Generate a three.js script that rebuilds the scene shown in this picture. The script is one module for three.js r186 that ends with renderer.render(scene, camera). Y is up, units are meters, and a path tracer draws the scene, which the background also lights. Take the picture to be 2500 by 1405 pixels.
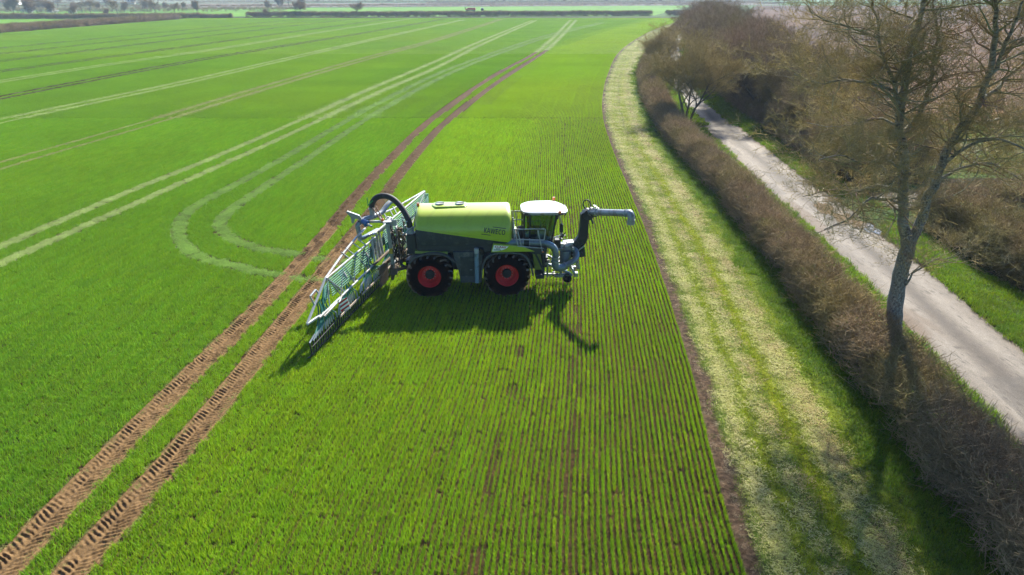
import * as THREE from 'three';
import { Sky } from 'three/addons/objects/Sky.js';
import { mergeGeometries } from 'three/addons/utils/BufferGeometryUtils.js';
import { RoundedBoxGeometry } from 'three/addons/geometries/RoundedBoxGeometry.js';
import { TextGeometry } from 'three/addons/geometries/TextGeometry.js';
import { FontLoader } from 'three/addons/loaders/FontLoader.js';

// ------------------------------------------------------------------ camera, sky, sun, exposure
const scene = new THREE.Scene();
const camera = new THREE.PerspectiveCamera(44.9, 2500 / 1405, 0.3, 9000);
camera.position.set(0, 13.2, 0);
camera.rotation.x = THREE.MathUtils.degToRad(-23);

const SUN = new THREE.Vector3(0.5, 1.0, -1.17).normalize();
const sky = new Sky();
sky.scale.setScalar(8000);
sky.name = 'sky';
sky.userData = { kind: 'structure', label: 'pale hazy spring sky above the fields', category: 'sky' };
sky.material.uniforms.sunPosition.value.copy(SUN);
sky.material.uniforms.turbidity.value = 5;
sky.material.uniforms.rayleigh.value = 1.1;
sky.material.uniforms.mieCoefficient.value = 0.004;
sky.material.uniforms.mieDirectionalG.value = 0.75;
scene.add(sky);
scene.environmentIntensity = 0.12;

const sun = new THREE.DirectionalLight(new THREE.Color(1.0, 0.92, 0.78), 4.4);
sun.name = 'sun';
sun.position.copy(SUN).multiplyScalar(300).add(new THREE.Vector3(0, 0, -60));
sun.target.position.set(0, 0, -60);
sun.castShadow = true;
sun.shadow.radius = 1.6;
sun.shadow.mapSize.set(4096, 4096);
Object.assign(sun.shadow.camera, { left: -120, right: 120, top: 160, bottom: -120, near: 1, far: 800 });
scene.add(sun, sun.target);

const renderer = new THREE.WebGLRenderer({ antialias: true });
renderer.toneMapping = THREE.LinearToneMapping;
renderer.toneMappingExposure = 3.25;
renderer.shadowMap.enabled = true;
scene.fog = new THREE.FogExp2(new THREE.Color(0.66, 0.83, 1.0), 0.00024);

// ------------------------------------------------------------------ helpers
let seed = 20240417;
const rnd = () => { seed = (seed + 0x6d2b79f5) | 0; let t = Math.imul(seed ^ (seed >>> 15), 1 | seed); t = (t + Math.imul(t ^ (t >>> 7), 61 | t)) ^ t; return ((t ^ (t >>> 14)) >>> 0) / 4294967296; };
const R = (a, b) => a + (b - a) * rnd();
const clamp = (x, a = 0, b = 1) => Math.min(b, Math.max(a, x));
const lerp = (a, b, t) => a + (b - a) * t;
const sstep = (a, b, x) => { const t = clamp((x - a) / (b - a)); return t * t * (3 - 2 * t); };
const hash2 = (x, y) => { let h = Math.imul(x | 0, 374761393) + Math.imul(y | 0, 668265263); h = Math.imul(h ^ (h >>> 13), 1274126177); return ((h ^ (h >>> 16)) >>> 0) / 4294967296; };
const vnoise = (x, y) => {
  const ix = Math.floor(x), iy = Math.floor(y), fx = x - ix, fy = y - iy, sx = fx * fx * (3 - 2 * fx), sy = fy * fy * (3 - 2 * fy);
  return lerp(lerp(hash2(ix, iy), hash2(ix + 1, iy), sx), lerp(hash2(ix, iy + 1), hash2(ix + 1, iy + 1), sx), sy);
};
const fbm = (x, y, o = 4) => { let s = 0, a = 0.5, n = 0; for (let i = 0; i < o; i++) { s += a * vnoise(x, y); n += a; a *= 0.5; x = x * 2.03 + 17.1; y = y * 2.03 + 5.7; } return s / n; };
const V = (x, y, z) => new THREE.Vector3(x, y, z);
const mix3 = (a, b, t) => [lerp(a[0], b[0], t), lerp(a[1], b[1], t), lerp(a[2], b[2], t)];
const names = new Map();
const numbered = (n) => { const k = names.get(n) || 0; names.set(n, k + 1); return k ? n + '_' + String(k).padStart(3, '0') : n; };
const tag = (o, label, category, group, kind) => { o.userData.label = label; o.userData.category = category; if (group) o.userData.group = group; if (kind) o.userData.kind = kind; return o; };
const shade = (o) => { o.castShadow = true; o.receiveShadow = true; return o; };
const obj = (name, geometry, material, parent) => { const m = shade(new THREE.Mesh(geometry, material)); m.name = parent ? name : numbered(name); (parent || scene).add(m); return m; };
const group = (name, x = 0, y = 0, z = 0, turn = 0) => { const g = new THREE.Group(); g.name = numbered(name); g.position.set(x, y, z); g.rotation.y = turn; scene.add(g); return g; };
const mat = (c, rough = 0.8, more = {}) => { const m = new THREE.MeshPhysicalMaterial({ roughness: rough, ...more }); m.color.setRGB(...c); return m; };

// value along a polyline given as [[z, x], ...], z falling
function along(points) {
  const n = points.length, zs = points.map((p) => p[0]), xs = points.map((p) => p[1]), m = [];
  for (let i = 0; i < n; i++) { const a = Math.max(0, i - 1), b = Math.min(n - 1, i + 1); m.push((xs[b] - xs[a]) / (zs[b] - zs[a])); }
  return (z) => {
    if (z >= zs[0]) return xs[0] + m[0] * (z - zs[0]);
    if (z <= zs[n - 1]) return xs[n - 1] + m[n - 1] * (z - zs[n - 1]);
    let i = 0; while (z < zs[i + 1]) i++;
    const h = zs[i + 1] - zs[i], t = (z - zs[i]) / h, t2 = t * t, t3 = t2 * t;
    return (2 * t3 - 3 * t2 + 1) * xs[i] + (t3 - 2 * t2 + t) * h * m[i] + (-2 * t3 + 3 * t2) * xs[i + 1] + (t3 - t2) * h * m[i + 1];
  };
}
// is a ground point within the wedge that the photograph (and a step to its side) can see
const seen = (x, z, margin = 0.1) => { const d = -z * 0.92 + 5.16; return d > 1 && Math.abs(x) < d * (0.736 + margin) + 1.5; };

class MB {                                                       // collects triangles into one geometry
  constructor(colors = false) { this.p = []; this.n = []; this.i = []; this.c = colors ? [] : null; this.uv = null; }
  get count() { return this.p.length / 3; }
  vert(x, y, z, nx = 0, ny = 1, nz = 0, c) { this.p.push(x, y, z); this.n.push(nx, ny, nz); if (this.c) this.c.push(...(c || [1, 1, 1])); return this.p.length / 3 - 1; }
  tri(a, b, c) { this.i.push(a, b, c); }
  tube(pts, radii, sides = 5, c, cap = false) {
    let prev = null, N = V(1, 0, 0), first = this.count;
    for (let k = 0; k < pts.length; k++) {
      const T = (k < pts.length - 1 ? pts[k + 1].clone().sub(pts[k]) : pts[k].clone().sub(pts[k - 1])).normalize();
      if (!prev) { N = Math.abs(T.y) < 0.9 ? V(0, 1, 0) : V(1, 0, 0); }
      N.sub(T.clone().multiplyScalar(N.dot(T))).normalize();
      const B = T.clone().cross(N); prev = T;
      for (let s = 0; s < sides; s++) {
        const a = (s / sides) * Math.PI * 2, ca = Math.cos(a), sa = Math.sin(a), nx = N.x * ca + B.x * sa, ny = N.y * ca + B.y * sa, nz = N.z * ca + B.z * sa, r = radii[k];
        this.vert(pts[k].x + nx * r, pts[k].y + ny * r, pts[k].z + nz * r, nx, ny, nz, c);
      }
      if (k) { const a0 = first + (k - 1) * sides, b0 = a0 + sides; for (let s = 0; s < sides; s++) { const t = (s + 1) % sides; this.i.push(a0 + s, a0 + t, b0 + s, a0 + t, b0 + t, b0 + s); } }
    }
    if (cap) for (const [k, d] of [[0, -1], [pts.length - 1, 1]]) { const q = pts[k], T = (k ? pts[k].clone().sub(pts[k - 1]) : pts[1].clone().sub(pts[0])).normalize().multiplyScalar(d); const m = this.vert(q.x, q.y, q.z, T.x, T.y, T.z, c), base = first + k * sides, ring = []; for (let s = 0; s < sides; s++) ring.push(this.vert(this.p[(base + s) * 3], this.p[(base + s) * 3 + 1], this.p[(base + s) * 3 + 2], T.x, T.y, T.z, c)); for (let s = 0; s < sides; s++) { const t = (s + 1) % sides; d > 0 ? this.i.push(m, ring[s], ring[t]) : this.i.push(m, ring[t], ring[s]); } }
  }
  build() {
    const g = new THREE.BufferGeometry();
    g.setAttribute('position', new THREE.Float32BufferAttribute(this.p, 3));
    g.setAttribute('normal', new THREE.Float32BufferAttribute(this.n, 3));
    if (this.c) g.setAttribute('color', new THREE.Float32BufferAttribute(this.c, 3));
    if (this.uv) g.setAttribute('uv', new THREE.Float32BufferAttribute(this.uv, 2));
    g.setIndex(this.i);
    return g;
  }
}
// a height-field or ribbon sheet: f(i, j) -> [x, y, z, [r, g, b]] ; uv in metres
function sheet(nu, nv, f, flat = true) {
  const p = [], c = [], uv = [], idx = [];
  for (let j = 0; j <= nv; j++) for (let i = 0; i <= nu; i++) { const [x, y, z, col] = f(i / nu, j / nv); p.push(x, y, z); uv.push(x, -z); c.push(...(col || [1, 1, 1])); }
  for (let j = 0; j < nv; j++) for (let i = 0; i < nu; i++) { const a = j * (nu + 1) + i, b = a + 1, d = a + nu + 1, e = d + 1; idx.push(a, b, d, b, e, d); }
  const g = new THREE.BufferGeometry();
  g.setAttribute('position', new THREE.Float32BufferAttribute(p, 3)); g.setAttribute('uv', new THREE.Float32BufferAttribute(uv, 2)); g.setAttribute('color', new THREE.Float32BufferAttribute(c, 3));
  g.setIndex(idx); g.computeVertexNormals();
  const n = g.attributes.normal; let down = 0; for (let k = 0; k < n.count; k += 7) down += n.getY(k) < 0 ? 1 : -1;
  if (down > 0) { for (let k = 0; k < idx.length; k += 3) { const t = idx[k]; idx[k] = idx[k + 1]; idx[k + 1] = t; } g.setIndex(idx); g.computeVertexNormals(); }
  return g;
}
// tiling noise texture: f(x, y, tile) -> [r, g, b] in 0..1 (sRGB when colour)
function texture(size, f, metres, srgb = true) {
  const d = new Uint8Array(size * size * 4);
  for (let y = 0; y < size; y++) for (let x = 0; x < size; x++) { const c = f(x / size, y / size), o = (y * size + x) * 4; d[o] = clamp(c[0]) * 255; d[o + 1] = clamp(c[1]) * 255; d[o + 2] = clamp(c[2]) * 255; d[o + 3] = 255; }
  const t = new THREE.DataTexture(d, size, size); t.wrapS = t.wrapT = THREE.RepeatWrapping; t.magFilter = THREE.LinearFilter; t.minFilter = THREE.LinearMipmapLinearFilter; t.generateMipmaps = true;
  if (srgb) t.colorSpace = THREE.SRGBColorSpace; t.repeat.set(1 / metres, 1 / metres); t.needsUpdate = true;
  return t;
}
const tnoise = (x, y, f, s = 0) => {                             // value noise that tiles with period f
  const px = x * f, py = y * f, ix = Math.floor(px), iy = Math.floor(py), fx = px - ix, fy = py - iy, sx = fx * fx * (3 - 2 * fx), sy = fy * fy * (3 - 2 * fy), w = (k) => ((k % f) + f) % f;
  const h = (a, b) => hash2(w(a) + s * 131, w(b) + s * 57);
  return lerp(lerp(h(ix, iy), h(ix + 1, iy), sx), lerp(h(ix, iy + 1), h(ix + 1, iy + 1), sx), sy);
};
const tfbm = (x, y, f, o = 4, s = 0) => { let v = 0, a = 0.5, n = 0; for (let i = 0; i < o; i++) { v += a * tnoise(x, y, f, s + i); n += a; a *= 0.55; f *= 2; } return v / n; };

// copies of a few prototype shapes as one thing made of stuff
class Scatter {
  constructor(protos, material) { this.protos = protos; this.material = material; this.m = protos.map(() => []); this.c = protos.map(() => []); this.M = new THREE.Matrix4(); this.Q = new THREE.Quaternion(); this.E = new THREE.Euler(0, 0, 0, 'YXZ'); }
  add(x, y, z, turn, sx, sy, sz, color, tiltX = 0, tiltZ = 0) {
    const k = Math.floor(rnd() * this.protos.length);
    this.E.set(tiltX, turn, tiltZ, 'YXZ'); this.Q.setFromEuler(this.E);
    this.M.compose(V(x, y, z), this.Q, V(sx, sy, sz)); this.m[k].push(...this.M.elements); this.c[k].push(color[0], color[1], color[2]);
  }
  addDir(p, dir, spin, s, color) {
    const k = Math.floor(rnd() * this.protos.length);
    this.Q.setFromUnitVectors(V(0, 1, 0), dir); const q2 = new THREE.Quaternion().setFromAxisAngle(V(0, 1, 0), spin); this.Q.multiply(q2);
    this.M.compose(p, this.Q, V(s, s, s)); this.m[k].push(...this.M.elements); this.c[k].push(color[0], color[1], color[2]);
  }
  get total() { return this.m.reduce((s, a) => s + a.length / 16, 0); }
  build(name, parent) {
    this.protos.forEach((g, k) => {
      const n = this.m[k].length / 16; if (!n) return;
      const im = shade(new THREE.InstancedMesh(g, this.material, n)); im.instanceMatrix.array.set(this.m[k]);
      im.instanceColor = new THREE.InstancedBufferAttribute(new Float32Array(this.c[k]), 3);
      im.name = name; im.userData.kind = 'stuff'; parent.add(im);
    });
    return parent;
  }
}
const stuffGroup = (name, label, category) => { const g = group(name); return tag(g, label, category, null, 'stuff'); };
// ------------------------------------------------------------------ the lie of the land (x as a function of z, metres; the camera stands at x = 0, z = 0)
const edgeX = along([[-5, 5.5], [-13, 5.85], [-16.5, 6.15], [-23.2, 6.9], [-34.6, 7.8], [-47.5, 8.5], [-62.5, 9.2], [-80, 10.4], [-96.6, 12.3], [-121, 15.9], [-172, 25], [-226.5, 38.3], [-285, 55], [-338, 72.5], [-420, 100]]);
const hedgeX = along([[-4, 12.3], [-13, 12.95], [-17.4, 13.25], [-25.2, 13.8], [-35.2, 14.6], [-47.5, 15.35], [-62.5, 15.8], [-80, 17.1], [-105, 20.2], [-134, 25.2], [-185, 37.3], [-262, 57.6], [-330, 76], [-420, 106]]);
const roadX = along([[-4, 16.6], [-14, 17.5], [-25, 18.6], [-35, 19.7], [-46, 20.3], [-60, 21.2], [-80, 22.8], [-98, 24.5], [-130, 30], [-190, 42.5], [-262, 61], [-340, 84], [-420, 112]]);
const ROADW = 1.85;
const brownL = along([[-6, -12.5], [-13, -12.6], [-20.4, -12.2], [-28.4, -11.5], [-38.5, -11.05], [-46.8, -10.95], [-57.6, -10.5], [-77.4, -9.2], [-121.7, -3.4], [-180, 6.6], [-383, 30.1]]);
const brownR = along([[-6, -11.0], [-13, -10.85], [-18.4, -10.35], [-28.4, -9.8], [-37.3, -9.45], [-46, -9.0], [-57.6, -8.65], [-77.4, -7.25], [-115, -2.2], [-186, 9.2], [-383, 33.1]]);
const paleL = along([[-30, -29.2], [-36.8, -28.7], [-50, -27.2], [-57.6, -26], [-75, -24], [-105, -21], [-153, -15.4], [-203, -10.4], [-378, 10.4]]);
const paleR = along([[-28, -27.3], [-34, -26.9], [-46.3, -25.3], [-57.6, -23.9], [-71.4, -22.2], [-97.4, -19.5], [-140, -14], [-195, -8.9], [-378, 12.4]]);
const loopOuter = [[40, -345], [11, -242], [-7.4, -157], [-12.8, -127.4], [-17.6, -87.3], [-19.8, -57.6], [-20.6, -50], [-21.1, -44.3], [-20.3, -40.5], [-18.6, -37.2], [-16.7, -35.1], [-14.5, -33.9], [-12.2, -32.7], [-10.6, -32.2], [-8.2, -31.8]];
const loopInner = [[42.5, -345], [13.4, -242], [-5.6, -157], [-10.9, -127.4], [-15.7, -87.3], [-17.7, -56.4], [-18.2, -49.1], [-18.4, -43.5], [-17.8, -40.5], [-16.1, -38.1], [-14.0, -36.5], [-12.3, -35.8], [-10.4, -35.0], [-8, -34.4]];
const tramC = along([[-60, -57.5], [-78, -56.5], [-113, -51.8], [-145, -49], [-219, -42.3], [-383, -25.3]]);
const tramD = along([[-50, -42.4], [-57, -42], [-77, -39.6], [-98, -37.8], [-119, -35.7], [-159, -31], [-224, -22.3], [-395, -5.6]]);
const tramE = along([[-90, -69.4], [-113, -68.6], [-149, -66.4], [-201, -60], [-246, -53.6], [-400, -36]]);
const tramF = along([[-110, -82], [-142, -79.7], [-185, -74], [-270, -67.5], [-400, -54]]);
const tramG = along([[-125, -93], [-176, -87.3], [-267, -79], [-400, -66]]);
const tramH = along([[-148, -106], [-201, -102.5], [-321, -92], [-400, -84]]);
const tramI = along([[-165, -119], [-256, -112], [-400, -98]]);
const tramJ = along([[-185, -131], [-295, -122], [-400, -112]]);

// every wheel track: its kind, half width and points
const TRACKS = [], GRID = new Map();
const GC = 2, gkey = (a, b) => a * 4096 + b;
function track(kind, half, pts) { const id = TRACKS.push({ kind, half }) - 1; for (const [x, z] of pts) { const k = gkey(Math.floor(x / GC) + 2000, Math.floor(z / GC) + 2000); if (!GRID.has(k)) GRID.set(k, []); GRID.get(k).push([x, z, id]); } }
const line = (f, z0, z1, dx = 0) => { const a = []; for (let z = z0; z >= z1; z -= 0.4) a.push([f(z) + dx, z]); return a; };
const smooth = (pts) => { const c = new THREE.CatmullRomCurve3(pts.map(([x, z]) => V(x, 0, z)), false, 'centripetal'), n = Math.ceil(c.getLength() / 0.4); return c.getSpacedPoints(n).map((p) => [p.x, p.z]); };
const loopO = smooth(loopOuter), loopI = smooth(loopInner);
track('soil', 0.53, line(brownL, -7, -174)); track('soil', 0.53, line(brownR, -7, -180));
track('flat', 0.42, line(brownL, -174, -383)); track('flat', 0.42, line(brownR, -180, -383));
track('flat', 0.48, line(paleL, -28, -378)); track('flat', 0.48, line(paleR, -26, -378));
track('worn', 0.5, loopO); track('worn', 0.5, loopI);
for (const d of [-0.95, 0.95]) {
  track('flat', 0.36, line(tramC, -60, -383, d)); track('straw', 0.32, line(tramD, -50, -395, d));
  for (const f of [tramE, tramG, tramI]) track('gap', 0.55, line(f, -85, -400, d));
  track('flat', 0.32, line(tramF, -105, -400, d)); for (const f of [tramH, tramJ]) track('gap', 0.55, line(f, -140, -400, d));
}
function trackAt(x, z, grow = 0) {
  const a = Math.floor(x / GC) + 2000, b = Math.floor(z / GC) + 2000; let best = null, bd = 1e9;
  for (let i = -1; i <= 1; i++) for (let j = -1; j <= 1; j++) { const l = GRID.get(gkey(a + i, b + j)); if (l) for (const [px, pz, id] of l) { const d = Math.hypot(px - x, pz - z); if (d < TRACKS[id].half + grow) { const soil = TRACKS[id].kind === 'soil' ? -10 : 0; if (d + soil < bd) { bd = d + soil; best = TRACKS[id]; } } } }
  return best;
}

// ------------------------------------------------------------------ ground surfaces
const SOIL = [0.175, 0.115, 0.07];
const texSoil = texture(1024, (x, y) => {
  const n = tfbm(x, y, 12, 5), f = tnoise(x, y, 256, 7), f2 = tnoise(x, y, 128, 9); let v = 0.46 + (n - 0.5) * 0.5 + (f - 0.5) * 0.22;
  let c = [v * 0.42, v * 0.315, v * 0.2];
  if (f2 > 0.86 && f > 0.35) c = mix3(c, [0.6, 0.47, 0.3], 0.7);
  if (f2 < 0.12) c = mix3(c, [0.12, 0.085, 0.06], 0.6);
  return c;
}, 2.6);
const bumpSoil = texture(512, (x, y) => { const v = tfbm(x, y, 24, 4, 3); return [v, v, v]; }, 1.7, false);
const texGrain = texture(1024, (x, y) => { const v = 0.72 + (tfbm(x, y, 32, 5, 11) - 0.5) * 0.8 + (tnoise(x, y, 300, 5) - 0.5) * 0.25; return [v, v, v]; }, 3.1);
const texFine = texture(512, (x, y) => { const v = 0.8 + (tnoise(x, y, 256, 2) - 0.5) * 0.28 + (tnoise(x, y, 64, 4) - 0.5) * 0.16; return [v, v, v]; }, 1.3);
const texFar = texture(1024, (x, y) => { const v = 0.8 + (tfbm(x, y, 8, 6, 21) - 0.5) * 0.35 + (tnoise(x, y, 340, 3) - 0.5) * 0.3; return [v, v, v]; }, 60);
const soilMat = new THREE.MeshPhysicalMaterial({ map: texSoil, bumpMap: bumpSoil, bumpScale: 0.03, roughness: 0.95, vertexColors: true });
const struct = (name, geometry, material, label, category) => { if (name !== 'puddle') material.specularIntensity = name === 'lane' ? 0.35 : 0.08; return tag(obj(name, geometry, material), label, category, null, 'structure'); };

// one sheet that reaches the horizon
{
  const m = mat([0.085, 0.15, 0.035], 0.95, { map: texFar });
  const g = new THREE.PlaneGeometry(9000, 9000, 1, 1); g.rotateX(-Math.PI / 2); const uv = g.attributes.uv, p = g.attributes.position; for (let i = 0; i < p.count; i++) uv.setXY(i, p.getX(i), -p.getZ(i));
  const o = struct('ground', g, m, 'green farmland stretching to the horizon', 'ground'); o.position.set(0, -0.06, -2500);
}
// soil of the wheat field
{
  const g = sheet(60, 100, (u, v) => { const z = lerp(-4, -424, v * v * 0.75 + v * 0.25), xl = Math.max(-183, -(-z * 0.92 + 5) * 0.9 - 14), x = lerp(xl, edgeX(z) + 0.9, u), k = 0.85 + 0.3 * fbm(x * 0.2, z * 0.2); return [x, 0, z, [k, k * 0.985, k * 0.96]]; });
  struct('field_soil', g, soilMat, 'brown soil with straw under the young wheat', 'soil');
}
// flat quads for the neighbouring fields
function fieldSheet(name, corners, y, color, tex, label, rows = 0) {
  const m = mat(color, 0.95, { map: tex, vertexColors: true }), [a, b, c, d] = corners;
  const g = sheet(40, 40, (u, v) => { const x = lerp(lerp(a[0], b[0], u), lerp(d[0], c[0], u), v), z = lerp(lerp(a[1], b[1], u), lerp(d[1], c[1], u), v), k = 0.86 + 0.28 * fbm(x * 0.012 + 3, z * 0.03, 3); return [x, y, z, [k, k, k]]; });
  return struct(name, g, m, label, 'field');
}
fieldSheet('field', [[-150, -432], [88, -462], [190, -800], [-330, -640]], -0.03, [0.15, 0.31, 0.035], texFar, 'pale green field beyond the long clipped hedge');
fieldSheet('field', [[-420, -250], [-184, -264], [-180, -398], [-520, -392]], -0.03, [0.13, 0.29, 0.025], texFar, 'green field between the two brown hedges on the left');
fieldSheet('field', [[-900, -430], [-160, -440], [-250, -560], [-900, -560]], -0.034, [0.14, 0.3, 0.035], texFar, 'green field behind the second hedge on the far left');
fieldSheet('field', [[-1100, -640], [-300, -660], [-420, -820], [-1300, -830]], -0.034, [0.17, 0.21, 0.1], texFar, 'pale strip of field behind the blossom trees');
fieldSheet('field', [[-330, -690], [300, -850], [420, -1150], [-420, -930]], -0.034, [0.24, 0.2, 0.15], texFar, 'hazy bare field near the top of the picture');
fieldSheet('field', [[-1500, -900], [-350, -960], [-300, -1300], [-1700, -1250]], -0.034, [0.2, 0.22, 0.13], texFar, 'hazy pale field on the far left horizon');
fieldSheet('field', [[300, -905], [1200, -620], [1500, -900], [420, -1250]], -0.034, [0.12, 0.28, 0.06], texFar, 'bright green strip of field beyond the ploughed land');
// ploughed land on the right
const texPlough = texture(1024, (x, y) => { const v = 0.66 + (tfbm(x, y, 6, 5, 31) - 0.5) * 0.5 + (tnoise(x, y, 128, 3) - 0.5) * 0.3 + (tnoise(y * 0.999, x * 0.125, 64, 8) - 0.5) * 0.3; return [v, v * 0.97, v * 0.94]; }, 22);
{
  const m = mat([0.24, 0.142, 0.09], 0.95, { map: texPlough, bumpMap: texPlough, bumpScale: 0.35, vertexColors: true });
  const belt = (z) => roadX(z) + lerp(11.5, 16, clamp((-z - 60) / 200));
  const g = sheet(90, 140, (u, v) => { const z = lerp(-53, -800, v * v * 0.7 + v * 0.3), x0 = belt(z), x = lerp(x0, x0 + 130 - z * 0.75, u * u * 0.6 + u * 0.4), wet = sstep(0.5, 0.62, fbm(x * 0.012 + 9, z * 0.02 + 4, 4)), k = lerp(1.05, 0.62, wet) * (0.85 + 0.3 * fbm(x * 0.15, z * 0.6, 3)); return [x, -0.02, z, [k, k * lerp(1, 0.97, wet), k * lerp(1, 0.98, wet)]]; });
  struct('ploughed_field', g, m, 'pinkish brown ploughed field with darker wet patches on the right', 'field');
}

// ------------------------------------------------------------------ grass strip beside the crop
const WHEEL = (w, c, h) => Math.exp(-(((w - c) / h) ** 2));
function stripLook(x, z) {                                       // what covers the strip here: shares of bare soil, flattened pale grass, straw, short yellow grass, lush grass
  const e = edgeX(z), h = hedgeX(z) - 1.1, w = (x - e) / (h - e), n = fbm(x * 1.1, z * 0.35, 4) - 0.5, n2 = fbm(x * 0.6 + 40, z * 0.5, 3) - 0.5, ww = w + n * 0.05;
  const soil = 1 - sstep(0.05, 0.1, ww + n2 * 0.1), pale = Math.max(WHEEL(ww, 0.16, 0.055), WHEEL(ww, 0.32, 0.035) * 0.8, WHEEL(ww, 0.56, 0.05), WHEEL(ww, 0.67, 0.025) * 0.6), straw = Math.max(WHEEL(ww, 0.63, 0.04), 0.7 * WHEEL(ww, 0.38, 0.025)) * clamp(0.75 + n2 * 2.5), yellow = Math.max(WHEEL(ww, 0.46, 0.05), 0.8 * WHEEL(ww, 0.255, 0.04), 0.5 * WHEEL(ww, 0.74, 0.05)), lush = sstep(0.73, 0.86, ww + n2 * 0.22);
  return { w, soil, pale, straw, yellow, lush };
}
function stripColor(x, z) {
  const s = stripLook(x, z); let c = [0.15, 0.22, 0.04];
  c = mix3(c, [0.24, 0.27, 0.02], s.yellow); c = mix3(c, [0.33, 0.31, 0.1], s.pale); c = mix3(c, [0.28, 0.2, 0.1], s.straw * 0.85); c = mix3(c, [0.07, 0.12, 0.025], s.lush); c = mix3(c, [0.12, 0.08, 0.05], s.soil);
  return c;
}
{
  const rows = []; for (let z = -5; z > -420; z -= clamp(-z * 0.006, 0.16, 3)) rows.push(z);
  const g = sheet(44, rows.length - 1, (u, v) => { const z = rows[Math.round(v * (rows.length - 1))], x = lerp(edgeX(z) - 0.12, hedgeX(z) + 1.4, u), n = 0.82 + 0.36 * vnoise(x * 6, z * 6); return [x, 0.012 + 0.03 * fbm(x * 1.5, z * 1.5, 3), z, stripColor(x, z).map((q) => q * n)]; });
  struct('grass_track', g, mat([0.95, 0.95, 0.95], 0.95, { map: texGrain, vertexColors: true, bumpMap: texGrain, bumpScale: 0.02 }), 'mown grass track with pale wheel marks between the wheat and the hedge', 'track');
}

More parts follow.
